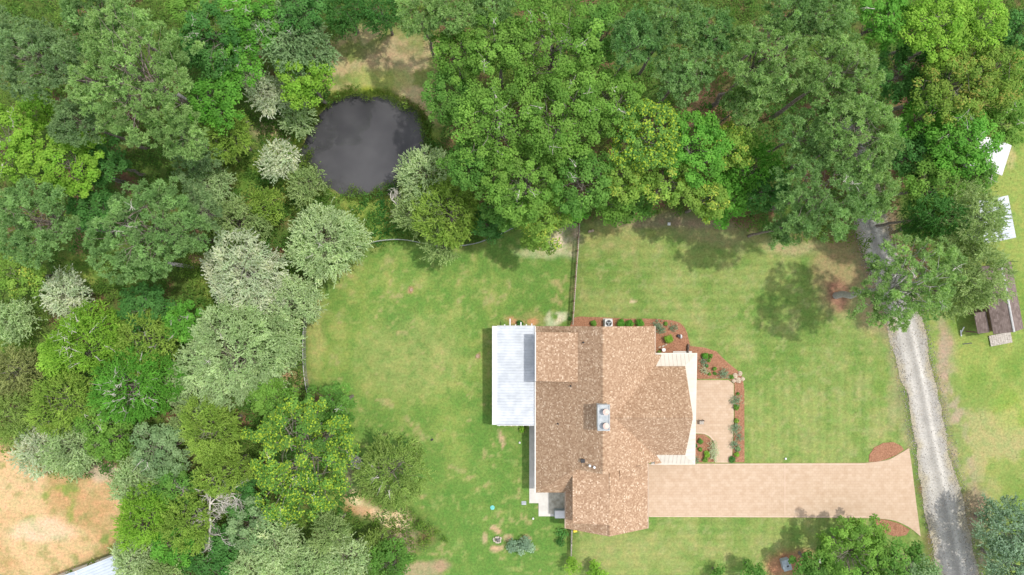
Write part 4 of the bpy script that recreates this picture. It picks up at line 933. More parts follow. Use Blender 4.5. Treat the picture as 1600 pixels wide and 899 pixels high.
def tree(px, py, rpx, hc, kind, pal, label, cat='tree', group=None, Hh=None, base=None, el=None, twigs=0, name=None, lobes=None, seed=None, limbpale=False, dens=1.0):
    NT[0] += 1; rg = np.random.default_rng(seed or 1000+NT[0]*7)
    X, Y = P(px, py, hc); Rr = rpx*sc(hc)
    if base: bx_, by_ = P(*base)
    else: bx_, by_ = X, Y
    off = np.array([X-bx_, Y-by_, hc]); big = Rr > 2.6
    root = thing(name or {'oak': 'broadleaf_tree', 'tuft': 'pine_tree', 'spray': 'silver_leaf_tree', 'cedar': 'cedar_tree'}[kind], label, cat, (bx_, by_, 0), group)
    Hh = Hh or {'oak': .62*Rr, 'tuft': .72*Rr, 'spray': .55*Rr, 'cedar': .8*Rr}[kind]
    Hh = min(Hh, hc*.85)
    lobes = lobes or max(3, int(3+Rr*.9)); e = el or (rg.uniform(.95, 1.08), rg.uniform(.92, 1.05), rg.uniform(0, PI)); p = PAL[pal]
    if kind == 'oak':
        sp = 1.22 if Rr > 4 else .92; pts, d = crown_points(rg, Rr*.93, Hh, sp, lobes, .46, el=e)
        A = ball_leaves(rg, pts, d, .74 if Rr > 4 else .58, int((135 if Rr > 4 else 100)*dens), .215, .16, p, .8)
    elif kind == 'tuft':
        sp = .84; pts, d = crown_points(rg, Rr*.95, Hh, sp, lobes, .48, el=e)
        A = tuft_leaves(rg, pts, d, .52, 12, int(14*dens), .29, .078, p)
    elif kind == 'spray':
        sp = .66; pts, d = crown_points(rg, Rr*.88, Hh, sp, lobes, .5, el=e)
        A = spray_leaves(rg, pts, d, 12, .80, int(10*dens), .22, .11, p, .25, .3)
    else:
        sp = .64; pts, d = crown_points(rg, Rr*.88, Hh, sp, lobes, .5, el=e)
        A = spray_leaves(rg, pts, d, 12, .62, int(11*dens), .18, .085, p, .0, .45)
    V, F, c = A; V = V+off; np_mesh('crown', V, F, M_LEAF, root, c)
    # trunk and limbs
    th = hc+Hh*.2; r0 = (.05+Rr*.05)*(1.35 if base else 1)
    m = 9; t = np.linspace(0, 1, m); tl = np.array([0, 0, 0])[None]*(1-t)[:, None]+np.array([off[0]*.9, off[1]*.9, th])[None]*t[:, None]; tl[1:, :2] += rg.normal(size=(m-1, 2))*.03*Rr
    Vs, Fs = fast_tubes([tl], [r0*(1-.7*t)], 9)
    nl = min(len(pts), int(10+Rr*7)); k = rg.choice(len(pts), nl, replace=False); en = pts[k]+off; fr = np.clip((en[:, 2]-Hh*.5)/th*rg.uniform(.7, .95, nl), .25, .95)
    st = np.stack([np.interp(fr, t, tl[:, q]) for q in range(3)], 1); LL, RR = limb_lines(rg, st, en+ (pts[k]*.04), r0*(.20 if kind in ('oak', 'tuft') else .13)*np.ones(nl)); V2, F2 = fast_tubes(LL, RR, 5)
    # secondary twigs reaching the clumps
    n2 = min(len(pts), int(16+Rr*14)); k2 = rg.choice(len(pts), n2, replace=False); kk = rg.integers(0, nl, n2); st2 = LL[kk, rg.integers(2, 5, n2)]; en2 = pts[k2]+off
    dd = np.linalg.norm(en2-st2, axis=1); near = dd < Rr*.8
    Vt = [Vs, V2]; Ft = [Fs, F2+len(Vs)]
    if near.sum() > 2:
        L3, R3 = limb_lines(rg, st2[near], en2[near], np.full(near.sum(), r0*.07+.01)); V3, F3 = fast_tubes(L3, R3, 4); Vt.append(V3); Ft.append(F3+len(Vs)+len(V2))
    nf = None
    if twigs:
        kz = np.argsort(-(pts[:, 2]+rg.random(len(pts))*Hh*1.2))[:twigs]; q = pts[kz]+off; o_ = pts[kz].copy(); o_[:, 2] = 0; o_ = nrmz(o_+rg.normal(size=o_.shape)*.5); lines = []; rads = []
        for i in range(len(kz)):
            for j in range(3):
                dv = nrmz(o_[i]+rg.normal(size=3)*.5+np.array([0, 0, .2])); s0 = q[i]+np.array([0, 0, .3]); ln = rg.uniform(.35, .85)
                mid = s0+dv*ln*.5+rg.normal(size=3)*.08; lines.append([s0-dv*.4, s0, mid, s0+dv*ln+rg.normal(size=3)*.12]); rads.append([.026, .022, .015, .007])
        V4, F4 = fast_tubes(lines, rads, 4); nb = sum(map(len, Vt)); nf = sum(map(len, Ft)); Vt.append(V4); Ft.append(F4+nb)
    tr_ = np_mesh('trunk', np.vstack(Vt), np.vstack(Ft), M_DEADG if limbpale else (M_BARKP if kind == 'tuft' else M_BARK), root, smooth=True)
    if nf is not None:
        tr_.data.materials.append(M_DEAD); mi = np.zeros(len(tr_.data.polygons), np.int32); mi[nf:] = 1; tr_.data.polygons.foreach_set('material_index', mi)
    return root
def branchy(rg, p0, d0, ln, r0, depth, lines, rads, spread=.75):
    m = 5; t = np.linspace(0, 1, m); p = [np.array(p0)]; d = np.array(d0, float)
    for i in range(m-1): d = nrmz(d+rg.normal(size=3)*.16); p.append(p[-1]+d*ln/(m-1))
    lines.append(p); rads.append(r0*(1-.5*t))
    if depth:
        for k in range(rg.integers(3, 5)):
            i = rg.integers(1, m); nd = nrmz(d+rg.normal(size=3)*spread); branchy(rg, p[i], nd, ln*rg.uniform(.5, .75), r0*.55, depth-1, lines, rads, spread)
def dead_tree(pts, label, mat, r0, depth, seed, ln):
    """pts = [(px,py,h),...] main bare stem; side branches fork from it"""
    rg = np.random.default_rng(seed); q = np.array([(*P(a, c, h), h) for a, c, h in pts]); base = q[0].copy(); base[2] = 0
    t = thing('dead_tree', label, 'dead tree', tuple(base)); lines = []; rads = []
    trunk = np.vstack([[base], q]); V, F = [], []
    tt = np.linspace(0, 1, 10); s_ = np.linspace(0, 1, len(trunk)); tl = np.stack([np.interp(tt, s_, trunk[:, k]) for k in range(3)], 1)
    V1, F1 = fast_tubes([tl-base], [r0*(1-.6*tt)], 8); np_mesh('trunk', V1, F1, mat, t, smooth=True)
    for i in range(3, 10):
        d = nrmz(tl[i]-tl[i-1])
        for _ in range(3): branchy(rg, tl[i]-base, nrmz(d*.7+rg.normal(size=3)*np.array([.8, .8, .3])), ln*rg.uniform(.6, 1.1), r0*.38, depth, lines, rads)
    V2, F2 = fast_tubes(lines, rads, 4); np_mesh('branches', V2, F2, mat, t, smooth=True)
    return t

# crowns as seen: (px, py, radius px, crown-centre height m, build, palette, label, options)
T = tree
# --- left wood
T(215,120,98,15,'tuft','pine_l','largest olive green pine at upper left, nearest the top left corner', el=(1,1.12,-.3), lobes=9)
T(288,215,40,12,'tuft','pine_l','drooping pine bough crown below right of the largest pine')
T(62,95,72,14,'tuft','pine_g','grey green pine left of the largest pine')
T(10,60,42,13,'tuft','pine_g','grey green pine cut by the left frame edge near the top')
T(120,190,46,12,'tuft','pine_g','grey green pine tucked between the largest pine and lime tree')
T(150,15,62,13,'tuft','pine','olive pine on the top edge above the largest pine')
T(55,345,72,13,'tuft','pine','round pine at the left edge halfway down')
T(232,362,84,13,'tuft','pine','wide pine with dark gaps left of the silver trees', lobes=9, el=(1.1,.95,.5), twigs=3)
T(310,330,36,10,'tuft','pine_g','small grey pine attached to right side of wide pine')
T(15,228,60,9,'oak','lime','yellow green tree with pale bare twigs at left edge', twigs=10)
T(110,262,58,9,'oak','lime','lime green tree below the grey green pines')
T(60,170,34,8,'oak','lime','small lime tree under the left grey pine')
T(165,255,42,7,'oak','deep','deep green tree between lime tree and wide pine')
T(150,330,38,7,'oak','deep','dark green tree above the wide pine')
T(330,60,62,10,'oak','deep','deep green tree right of the largest pine near the top', twigs=4)
T(395,30,56,10,'oak','bright','bright green tree on top edge left of the clearing', twigs=5)
T(300,20,40,10,'oak','oak','mid green tree on top edge right of the olive pine')
T(370,90,44,9,'oak','bright','bright green tree with pale twigs left of silver tree', twigs=8)
T(335,160,48,9,'oak','bright','bright green tree between largest pine and silver tree')
T(450,55,56,9,'spray','grey','grey green feathery tree at the top left of clearing', twigs=5)
T(485,85,38,8,'spray','grey','smaller grey green tree beside the clearing edge')
T(470,12,46,10,'oak','deep','dark tree on top edge above the feathery tree')
T(474,125,46,8,'oak','lime','round lime green tree left of the pond top')
T(540,18,40,5.5,'cedar','deep','dark green conifer on top edge above the clearing')
T(598,22,34,5.5,'cedar','deep','second dark conifer on top edge right of the clearing top')
T(415,145,34,5,'spray','silver','silver tree left of round lime tree', lobes=5)
T(385,110,20,4,'spray','silver','small silver shrub above the silver tree')
T(355,215,46,6,'cedar','cedar_y','olive green cedar below the bright tree left of pond')
T(300,245,40,7,'tuft','grey','dull green tree under the drooping pine bough')
T(437,250,31,4,'spray','silver','silver shrub at the lower left pond bank')
T(465,188,22,3,'spray','olive_g','grey green shrub between round lime tree and the pond bank')
T(478,288,32,4,'cedar','cedar_g','dull olive shrub touching the lower left of pond')
T(330,290,40,4,'spray','olive_g','grey silver shrub above the olive cedar thicket')
T(375,350,50,4,'cedar','cedar_g','low olive cedar between wide pine and silver trees')
T(415,320,30,4,'cedar','cedar_y','yellowish cedar bush above the largest silver tree')
T(506,378,66,5.5,'spray','olive','large silver green tree left of the wire fence by pond', lobes=7, twigs=4)
T(388,432,66,5.5,'spray','silver','palest silver tree left of back lawn', lobes=8, limbpale=True)
T(455,470,48,5,'spray','olive','silver green tree overhanging the left wire fence')
T(370,560,84,6.5,'spray','olive_g','broad grey green tree below the palest silver tree', lobes=9, twigs=3)
T(310,600,46,5,'spray','olive_g','grey green tree lower left of the broad one')
T(440,540,34,4,'spray','olive_g','grey green bush between broad tree and left wire fence')
T(102,460,38,4.5,'spray','silver','silver tree under the round left edge pine', lobes=5)
T(35,430,42,5,'oak','oak_y','yellow flecked tree at left edge beside silver tree')
T(20,500,34,4,'spray','olive_g','low pale shrub at left edge over yellow grass')
T(145,530,62,7,'cedar','lime','feathery lime tree with white twigs below silver tree', twigs=16)
T(90,560,38,6,'oak','lime','lime bush left of the feathery lime tree')
T(230,480,44,6,'oak','deep','dark green tree under the lower edge of wide pine')
T(232,530,58,6,'cedar','cedar_y','yellow green cedar between feathery lime tree and broad grey tree', twigs=4)
T(285,500,38,6,'oak','bright','bright green tree right of the yellow green cedar', twigs=3)
T(30,580,48,5,'cedar','cedar_o','dull olive cedar at the left edge above the sandy lot')
T(22,650,44,5,'cedar','cedar','dark olive cedar at left edge touching the sandy lot')
T(105,625,50,6,'cedar','cedar_y','yellow green cedar above the sandy lot')
T(215,605,68,7,'cedar','bright','bright feathery tree full of white bare twigs', twigs=26)
T(160,650,40,6,'oak','oak','mid green tree below the white twigged tree', twigs=5)
T(65,700,40,4,'spray','silver','silver shrub leaning over the left of sandy lot', lobes=5)
T(115,700,48,4.5,'spray','olive_g','grey green shrub over the top of sandy lot')
T(175,690,40,5,'oak','oak','mid green shrub over the top right of sandy lot')
T(250,705,50,6,'oak','grey','grey green rounded tree right of the sandy lot', twigs=2)
T(215,755,38,4.5,'spray','olive_g','silvery shrub at the right edge of sandy lot')
T(275,760,40,6,'oak','oak_b','mid green tree between silvery shrub and yellow cedars')
T(335,670,52,6.5,'cedar','cedar_y','pale yellow cedar below the broad grey tree', Hh=4)
T(300,660,34,5,'cedar','cedar_g','dull cedar left of the pale yellow cedar')
T(350,735,46,6,'cedar','cedar_y','yellow cedar beside the boulder', Hh=3.6)
T(232,808,46,6,'cedar','lime','brightest yellow green cedar right of the sandy lot', Hh=4)
T(295,815,44,6,'cedar','cedar_y','yellow cedar left of the white dead tree', Hh=3.6)
T(268,850,38,6,'oak','bright','bright green tree below the brightest cedar')
T(375,780,34,5,'oak','deep','dark green tree right of the white dead tree')
T(390,820,44,5.5,'oak','grey','grey green tree under the yellow tipped tree')
T(215,872,44,4.5,'spray','olive','silvery shrub on bottom edge beside blue roofed building')
T(265,895,40,5,'cedar','cedar_g','dull cedar on the bottom edge left of dead tree')
T(330,885,42,5,'oak','deep','dark tree on the bottom edge under the dead tree')
T(352,852,34,5,'oak','deep','dark green tree directly behind the white dead tree')
T(430,850,46,5,'spray','olive','pale silver shrub below the yellow tipped tree', lobes=6)
T(395,885,36,5,'spray','olive','pale silver shrub on bottom edge right of dark tree')
T(475,885,42,5,'spray','olive_g','grey green shrub on bottom edge below the cedar shade')
T(543,868,40,4.5,'spray','olive','pale silver shrub left of the lower lawn')
T(520,830,30,5,'cedar','cedar_g','dull green cedar above the pale silver shrub')
T(592,850,25,3.5,'cedar','cedar','dark cedar beside the end of straw strip')
T(615,880,40,5,'oak','oak_b','green shrub on bottom edge where the lawn begins')
T(470,715,92,11,'oak','poplar','yellow tipped green tree, widest crown left of the back lawn', lobes=9, el=(.96,1.15,.1), twigs=5)
T(520,640,42,8,'oak','oak_b','green tree shoulder above the yellow tipped tree', twigs=2)
T(430,625,44,7,'oak','oak','green tree between broad grey tree and yellow tipped tree')
T(613,737,60,5.5,'cedar','cedar','spreading olive cedar standing in the back lawn', lobes=8, Hh=2.6, el=(1.05,1,0.4), twigs=4)
# --- wood above the lawns
T(655,20,38,12,'tuft','pine_l','olive pine on top edge right of the clearing')
T(710,12,44,13,'tuft','pine_l','wide olive pine on top edge between clearing and oaks')
T(770,8,34,13,'tuft','pine','narrow pine on top edge beside the widest oak')
T(712,85,46,11,'oak','oak','oak at the right edge of the clearing')
T(700,150,46,10,'oak','oak_b','oak right of the pond top')
T(780,65,60,13,'oak','oak','tall oak between clearing oak and widest oak', twigs=2)
T(862,75,82,14,'oak','oak','widest oak of the upper wood', lobes=10, twigs=4)
T(935,55,56,13,'oak','oak_b','darker oak right of the widest oak')
T(775,185,76,13,'oak','oak','broad oak above right of the pond', lobes=9, twigs=4)
T(880,180,80,14,'oak','oak','broad oak in the middle of the upper wood', lobes=10, twigs=5)
T(960,165,62,13,'oak','oak','oak left of the yellow topped tree', twigs=2)
T(735,262,48,11,'oak','oak_b','oak right of the pond bank')
T(820,285,66,12,'oak','oak','oak above the lower hanging tree', twigs=3)
T(905,285,56,12,'oak','oak_b','oak above the top of the picket fence', twigs=2)
T(1012,210,66,13,'oak','poplar','yellow topped tree of the upper wood', lobes=8)
T(975,275,46,11,'oak','oak_y','yellow flecked tree below the yellow topped tree')
T(1050,285,52,11,'oak','oak_y','yellow green tree above the front lawn edge')
T(1088,235,60,12,'oak','bright','bright green tree between yellow topped tree and pines')
T(1110,315,36,9,'oak','oak_y','small yellow green tree at the front lawn edge')
T(960,320,32,8,'oak','oak','small green tree at the lawn edge right of picket fence')
T(1000,320,28,7,'oak','oak_b','small dark green tree on the upper lawn edge')
T(900,330,22,5,'oak','bright','small bright bush behind the dark slanting fence')
T(845,345,46,8,'oak','oak_y','tree hanging over the back lawn left of picket fence', Hh=4.2, el=(.85,1.2,0))
T(790,320,42,8,'oak','oak_b','dark tree above back lawn left of the hanging tree')
T(760,350,28,5,'oak','deep','dark bush at the back lawn wire fence')
T(668,275,44,5,'spray','olive','silver green tree at the lower right of the pond', lobes=6)
T(700,335,58,5.5,'cedar','cedar_y','yellow olive cedar above the back lawn fence', lobes=7)
T(655,330,38,4.5,'cedar','cedar_g','grey green bush behind the grey dead branches')
T(690,385,30,4,'cedar','cedar_g','dull green bush drooping onto back lawn')
T(992,60,48,15,'tuft','pine_d','dark pine right of the darker oak')
T(1050,30,48,15,'tuft','pine','pine on the top edge above the reddish gap')
T(1072,110,52,14,'tuft','pine','pine just above the reddish gap')
T(1110,50,40,14,'tuft','pine_d','dark pine on the upper right between two olive pines')
T(1190,95,72,15,'tuft','pine_l','ragged olive pine right of the reddish gap', lobes=9)
T(1160,165,36,12,'tuft','pine_l','olive pine hanging under the ragged olive pine')
T(1235,20,44,15,'tuft','pine','pine on top edge above the ragged olive pine')
T(1290,20,50,15,'tuft','pine','pine on top edge above the pine row')
T(1140,230,40,9,'oak','oak_y','small yellow green tree under the olive pines')
T(1165,260,50,7,'cedar','bright','bright green sapling with feathery top in pine shade')
T(1130,310,44,7,'oak','bright','bright sapling at the front lawn edge below the feathery one')
T(1195,300,42,7,'oak','deep','dark sapling left of the pine row')
T(1312,115,66,15,'tuft','pine_l','uppermost tall pine of the row left of the lane', lobes=9)
T(1345,215,72,15,'tuft','pine_l','second tall pine of the row left of the lane', lobes=9)
T(1262,205,44,13,'tuft','pine','pine on the left side of the tall pine row')
T(1290,300,72,14,'tuft','pine','tall pine overhanging the front lawn corner', lobes=9, twigs=2)
T(1362,305,44,13,'tuft','pine_l','pine at the lane end of the tall pine row')
T(1235,355,36,11,'tuft','pine','lowest pine bough over the front lawn')
T(1385,25,50,12,'oak','bright','bright tree on top edge right of the pine row', twigs=1)
T(1460,40,62,13,'oak','lime','lime tree on top edge, brightest of the upper right')
T(1530,30,46,13,'oak','lime','lime green tree on the top edge near the right corner')
T(1420,110,56,9,'oak','deep','deep green tree right of the uppermost tall pine')
T(1490,130,66,12,'oak','rusty','rusty tinged green tree near the upper right corner', lobes=8)
T(1545,115,56,12,'oak','rusty','rusty tinged tree right of the other one')
T(1588,50,40,10,'oak','deep','deep green tree at the top right corner')
T(1590,120,36,10,'oak','oak','green tree at the right frame edge above the white shed')
T(1440,190,46,9,'oak','bright','bright green tree right of the second tall pine')
T(1430,240,44,9,'oak','deep','deep green tree above the hidden part of the lane')
T(1500,220,62,11,'oak','bright','wide bright tree left of the upper white shed', twigs=7)
T(1570,185,44,10,'oak','oak','green tree over the top of the upper white shed', twigs=4)
T(1460,290,50,10,'oak','oak','green tree above the silvery conifers')
T(1525,270,34,10,'oak','oak_b','green tree touching the left of upper white shed', twigs=3)
T(1494,345,57,9,'cedar','cedar_g','silvery green conifer left of the ribbed white shed', lobes=8, Hh=6)
T(1450,340,40,9,'cedar','deep','dark conifer beside the lane under the silvery one', Hh=5)
T(1512,425,50,9,'cedar','cedar_g','silvery conifer overhanging the brown shed', lobes=8, Hh=5.5)
T(1488,455,38,8,'cedar','cedar_g','silvery conifer above the right lawn', Hh=4.5)
T(1418,445,80,12,'tuft','pine_l','lone pine leaning over the lane with its bare trunk showing', base=(1306,462), lobes=10, el=(1.1,.95,.2), twigs=3, limbpale=True, dens=.8)
# --- bottom right
T(1335,868,62,4.6,'oak','oak','round green tree below the driveway', lobes=8)
T(1400,885,48,4.6,'oak','oak_b','green tree right of the round one, beside the lane')
T(1275,888,38,4,'oak','oak_b','green tree between utility box and the round tree', twigs=1)
T(1440,896,30,5,'oak','grey','grey green bush on the bottom edge beside the lane')
T(1178,893,18,2.5,'oak','oak_b','small green bush left of the utility box')
T(1120,897,12,1.5,'oak','oak_b','low green bush on the bottom edge far left of the utility box')
T(1572,828,50,4.5,'spray','blue','blue green tree at the right edge below the lawn', lobes=7)
T(1582,885,44,4.5,'spray','blue','blue green tree in the bottom right corner')
T(893,884,12,1.6,'oak','lime','small bright lime bush at the end of the grey fence', name='bush', cat='bush', Hh=.8)
T(935,893,14,1.4,'oak','lime','low lime bush on the bottom edge right of the grey fence', name='bush', cat='bush', Hh=.7)
T(810,853,19,.6,'oak','blue','low dark spreading shrub right of the fire pit', name='bush', cat='bush', Hh=.5, el=(1.15,.55,0))
T(879,843,9,.5,'oak','deep','tiny dark plant left of the grey fence', name='bush', cat='bush', Hh=.4)

dead_tree([(318,862,4),(330,825,6),(326,790,7),(345,770,7)], 'white bleached dead tree with forked branches at the bottom left', M_DEAD, .17, 3, 3, 1.7)
dead_tree([(296,782,5),(288,772,6),(284,765,6)], 'small white dead limbs above the white dead tree', M_DEAD, .09, 2, 8, .9)
dead_tree([(655,345,2.4),(636,333,3.2),(612,312,3.6)], 'grey dead branches reaching over the pond bank', M_DEAD, .13, 2, 12, 1.1)

# ------------------------------------------------------------------ garden shrubs
def shrub(px, py, rpx, pal, label, group):
    NT[0] += 1; rg = np.random.default_rng(500+NT[0]); Rr = rpx*sc(.4); X, Y = P(px, py, .4)
    n = max(8, int(26*Rr/.4)); d = nrmz(rg.normal(size=(n, 3))); d[:, 2] = abs(d[:, 2]); pts = d*Rr*rg.uniform(.35, .72, (n, 1)); pts[:, 2] = pts[:, 2]*1.1+Rr*.45
    V, F, c = ball_leaves(rg, pts, d, Rr*.38, 22, .12, .075, PAL[pal]) if pal not in ('silver', 'blue') else spray_leaves(rg, pts, d, 5, Rr*.5, 6, .11, .04, PAL[pal])
    t = thing('shrub', label, 'shrub', (X, Y, .04), group); np_mesh('foliage', V, F, M_LEAF, t, c)
    L_, R_ = limb_lines(rg, np.zeros((5, 3)), pts[:5], np.full(5, .018)); V, F = fast_tubes(L_, R_, 4); np_mesh('stem', V, F, M_BARK, t)
G1 = 'shrubs in the mulch bed beside the house'; G2 = 'shrubs in the mulch bed beside the front walk'; G3 = 'shrubs in the small bed at the porch'
for a in ((928,505.5,6.5,'oak','low green shrub left of the air conditioner',G1),(970,505,8,'bright','first round shrub right of the air conditioner',G1),(984,506,8,'bright','middle of three round shrubs right of the air conditioner',G1),
 (1000,505,8,'bright','last of three round shrubs right of the air conditioner',G1),(1026,507,4.5,'blue','small blue green shrub at the top edge past the house corner',G1),(1041,506,4,'oak','small green shrub at the top of the curved mulch bed',G1),
 (1032,515.5,5.5,'blue','blue green shrub below two small ones past the house corner',G1),(1053,513,4,'blue','small blue green shrub under the curve of the mulch bed',G1),(1044,530,8.5,'lime','largest bright shrub in the curved mulch bed',G1),
 (1023,549,3,'deep','tiny dark plant against the house by yellow flowers',G1),(1031,550.5,3.4,'oak_y','yellow flowering plant below the bird bath',G1),
 (1103,556,6.2,'bright','largest bright shrub in the top of the walk bed',G2),(1111.5,557,4,'oak','green shrub just right of the largest in the walk bed',G2),(1100,565.5,4.2,'blue','blue green shrub under the largest one of walk bed',G2),
 (1108.5,564,3.6,'oak','small green shrub in the upper middle of the walk bed',G2),(1105,572,3.4,'deep','small dark shrub in the middle of the upper walk bed',G2),(1117,577,4.2,'oak','green shrub right of the small dark shrub',G2),
 (1101,579.5,4.4,'silver','pale wispy shrub above the front walk',G2),(1109,585,3.2,'oak','small green shrub nearest the top of front walk',G2),(1118,584.5,3.2,'oak_b','small dark green shrub right of one nearest the walk',G2),
 (1131.5,585,6.4,'blue','blue green shrub left of the tan boulders',G2),(1144,589.5,4,'oak','green shrub touching the tan boulders',G2),(1154,616,3,'oak_b','tiny shrub below the tan boulders',G2),
 (1150,626,6.4,'blue','upper blue shrub of the right walk bed',G2),(1151.5,636.5,6,'oak','bright shrub under the upper blue shrub',G2),(1152,658,4.6,'oak_y','yellow tipped shrub above the wide blue grey shrub',G2),
 (1149,669,7,'blue','wide blue grey shrub midway down the right walk bed',G2),(1154.5,683,4,'blue','small blue shrub under the wide blue grey one',G2),(1149,695,5.2,'blue','left shrub of a blue green pair low in the right walk bed',G2),
 (1154,702,5,'grey','right shrub of a blue green pair low in the right walk bed',G2),(1152,711,4.6,'lime','lime shrub near the bottom of the right walk bed',G2),(1145,719,6,'deep','dark shrub where the walk bed meets the driveway',G2),
 (1095,690,5,'oak_b','dark green shrub in the top of the porch bed',G3),(1087,697,4,'deep','dark shrub against the porch roof in the small bed',G3),(1095,703.5,3.6,'oak','small green shrub in the middle of the porch bed',G3),
 (1086,718,4.6,'blue','blue green shrub at the bottom left of the porch bed',G3),(1105,711,6.4,'lime','bright lime shrub of the porch bed',G3),(1102.5,719,5,'oak','green shrub under the bright lime one',G3),
 (1115,697,4.8,'silver','top of three silvery mounds spilling on the walk',G3),(1115,706,5.4,'silver','middle of three silvery mounds spilling on the walk',G3),(1116,714.5,4.6,'silver','lowest of three silvery mounds spilling on the walk',G3),
 (812,505.5,6,'deep','dark shrub above the white patio cover',G1),(816,671,6.5,'lime','lime shrub below the white patio cover',G1),(891,498,4,'deep','dark small shrub at the foot of picket fence',G1)):
    shrub(*a)

# ------------------------------------------------------------------ undergrowth and wild grass (nobody could count it)
def inany(x, y, polys):
    m = np.zeros(x.shape, bool); px = x*FPX/CAM_H+800; py = 449.5-y*FPX/CAM_H
    for q in polys: m |= inpoly(px, py, q)
    return m
rg = np.random.default_rng(77)
N = 27000; ux = rg.uniform(-60, 60, N); uy = rg.uniform(-34, 34, N)
ROADP = [(1330,330),(1400,330),(1480,490),(1540,700),(1545,800),(1540,960),(1440,960),(1380,520)]
HOUSEP = [(830,500),(1100,500),(1100,850),(830,850)]
bad = inany(ux, uy, [BACK, FRONT, RIGHT, SAND, POND, CLEAR, ROADP, HOUSEP]); dn = fbm(ux, uy, 3.5, 91)
ok = ~bad & (dn > .27); ux, uy, dn = ux[ok], uy[ok], dn[ok]
hz = np.clip((dn-.30)*8, .15, 3.2)*rg.uniform(.4, 1, len(ux)); opn = inany(ux, uy, [[(540,290),(700,250),(780,400),(560,400)], [(360,180),(500,170),(480,345),(360,345)]]); hz[opn] *= .25
pts = np.column_stack([ux, uy, hz]); d = nrmz(rg.normal(size=pts.shape)*.5+np.array([0, 0, 1]))
V, F, c = ball_leaves(rg, pts, d, .55, 16, .22, .13, ((.07, .165, .028), (.17, .29, .055)))
hue = np.repeat(fbm(ux, uy, 6, 95), 16)[:, None]; c = c*(1+(hue-.5)*np.array([1.6, .5, .3]))
tag(np_mesh('undergrowth', V, F, M_LEAF, None, np.clip(c, .01, .5)), 'mixed low leafy undergrowth covering the ground beneath the trees', 'undergrowth', kind='stuff')
N = 60000; ux = rg.uniform(-55, 58, N); uy = rg.uniform(-33, 33, N)
WG = [[(540,296),(640,296),(780,370),(640,382),(560,400),(530,340)], [(360,265),(430,190),(500,170),(484,200),(478,250),(512,300),(440,345),(370,330)], [(300,420),(345,420),(345,500),(310,470)], [(-20,480),(60,490),(50,560),(-20,560)],
      [(505,150),(560,140),(610,142),(655,165),(672,200),(655,185),(608,158),(560,154),(520,162),(495,190)]]
pe = np.array(smooth_poly([P(a, c) for a, c in [(487,205),(492,192),(500,178),(520,160),(545,151),(575,149),(608,154),(632,168),(648,184),(660,205),(668,228),(664,250),(650,262),(630,275),(605,292),(585,299),(560,301),(530,302),(514,290),(496,270),(482,250),(480,228)]], 12)); pc = pe.mean(0)
ri = rg.integers(0, len(pe), 3200); rp = pe[ri]+nrmz(pe[ri]-pc)*(rg.normal(.35, .35, 3200)+2.2*(fbm(pe[ri, 0], pe[ri, 1], 2.4, 97)-.5))[:, None]; ux[:3200] = rp[:, 0]; uy[:3200] = rp[:, 1]; reed = np.zeros(N, bool); reed[:3200] = fbm(rp[:, 0], rp[:, 1], 3.0, 99) > .47
keep = inany(ux, uy, WG) & ~inany(ux, uy, [POND]) | (rg.random(N) < .05) & inany(ux, uy, [BACK, FRONT, RIGHT, CLEAR, SAND]) & ~inany(ux, uy, [ROADP, HOUSEP, [(1070,535),(1170,535),(1170,730),(1450,690),(1450,840),(1000,830),(1000,560)], [(890,490),(1085,490),(1085,560),(890,560)]]) | reed
ux, uy = ux[keep], uy[keep]; n = len(ux); wild = inany(ux, uy, WG) | reed[keep]; hh = np.where(wild, rg.uniform(.2, .5, n), rg.uniform(.05, .12, n)); hh[reed[keep]] *= .75; k = 6; i = np.repeat(np.arange(n), k)
a = nrmz(np.array([0, 0, 1.0])+rg.normal(size=(n*k, 3))*.55); nn = nrmz(rg.normal(size=(n*k, 3))+np.array([0, 0, .6])); nn = nrmz(nn-a*np.sum(nn*a, 1, keepdims=True))
cc = np.column_stack([ux, uy, np.zeros(n)])[i]+rg.normal(size=(n*k, 3))*np.array([.1, .1, 0])+a*(hh[i]*.5)[:, None]
V, F = leaf_quads(cc, a, nn, hh[i], .05); cl = tones(rg, i, n, ((.11, .21, .035), (.22, .30, .065)))
tag(np_mesh('wild_grass', V, F, M_LEAF, None, cl), 'loose tufts of yellow green grass by the pond and in the lawns', 'grass', kind='stuff')

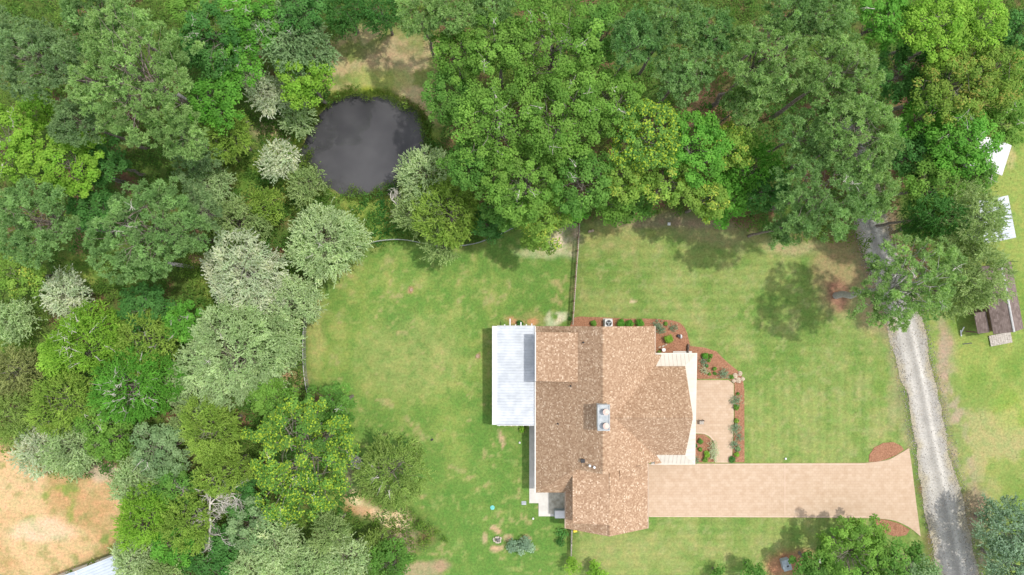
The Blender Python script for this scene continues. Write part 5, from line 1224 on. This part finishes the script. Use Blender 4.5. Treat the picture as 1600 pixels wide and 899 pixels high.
# loose stones and spill along the lane (nobody could count it)
def stones(n, cx, cy, size, cols, name, label):
    rgs = np.random.default_rng(202); o8 = np.array([[1,0,0],[0,1,0],[-1,0,0],[0,-1,0],[0,0,.7],[0,0,-.3]], float); f8 = np.array([[0,1,4],[1,2,4],[2,3,4],[3,0,4],[1,0,5],[2,1,5],[3,2,5],[0,3,5]])
    an = rgs.uniform(0, 2*PI, n); c, s_ = np.cos(an), np.sin(an); sz = size*rgs.uniform(.4, 1.3, n); V = o8[None]*rgs.uniform(.6, 1.2, (n, 6, 1)); X = V[..., 0]*c[:, None]-V[..., 1]*s_[:, None]; Y = V[..., 0]*s_[:, None]+V[..., 1]*c[:, None]
    V = np.stack([X*sz[:, None]+cx[:, None], Y*sz[:, None]+cy[:, None], V[..., 2]*sz[:, None]+.035], -1).reshape(-1, 3); F = (f8[None]+6*np.arange(n)[:, None, None]).reshape(-1, 3)
    cc_ = np.array(cols)[rgs.integers(0, len(cols), n)]*rgs.uniform(.7, 1.2, (n, 1)); m = bpy.data.materials.new('loose_stone'); m.use_nodes = True; at = m.node_tree.nodes.new('ShaderNodeAttribute'); at.attribute_name = 'tone'
    m.node_tree.links.new(at.outputs['Color'], m.node_tree.nodes['Principled BSDF'].inputs['Base Color']); m.node_tree.nodes['Principled BSDF'].inputs['Roughness'].default_value = .9
    tag(np_mesh(name, V, F, m, None, np.repeat(cc_, 8, 0)), label, 'gravel', kind='stuff')
rgs = np.random.default_rng(7); le = np.array([P(a, c) for a, c in smooth_poly([(1340,300),(1345,380),(1372,450),(1393,520),(1411,600),(1428,690),(1444,770),(1456,840),(1470,910)], 10, False)]); re_ = np.array([P(a, c) for a, c in smooth_poly([(1378,300),(1392,380),(1424,450),(1444,520),(1462,600),(1481,690),(1499,770),(1514,840),(1532,910)], 10, False)])
n = 9000; k = rgs.integers(0, len(le), n); t = np.where(rgs.random(n) < .55, np.where(rgs.random(n) < .5, rgs.normal(0, .05, n), rgs.normal(1, .09, n)), rgs.random(n)); q = le[k]*(1-t[:, None])+re_[k]*t[:, None]+rgs.normal(size=(n, 2))*.25
stones(n, q[:, 0], q[:, 1], .055, [(.42, .41, .38), (.30, .29, .27), (.48, .43, .35), (.36, .30, .23)], 'gravel', 'loose grey and tan gravel scattered on and beside the lane')
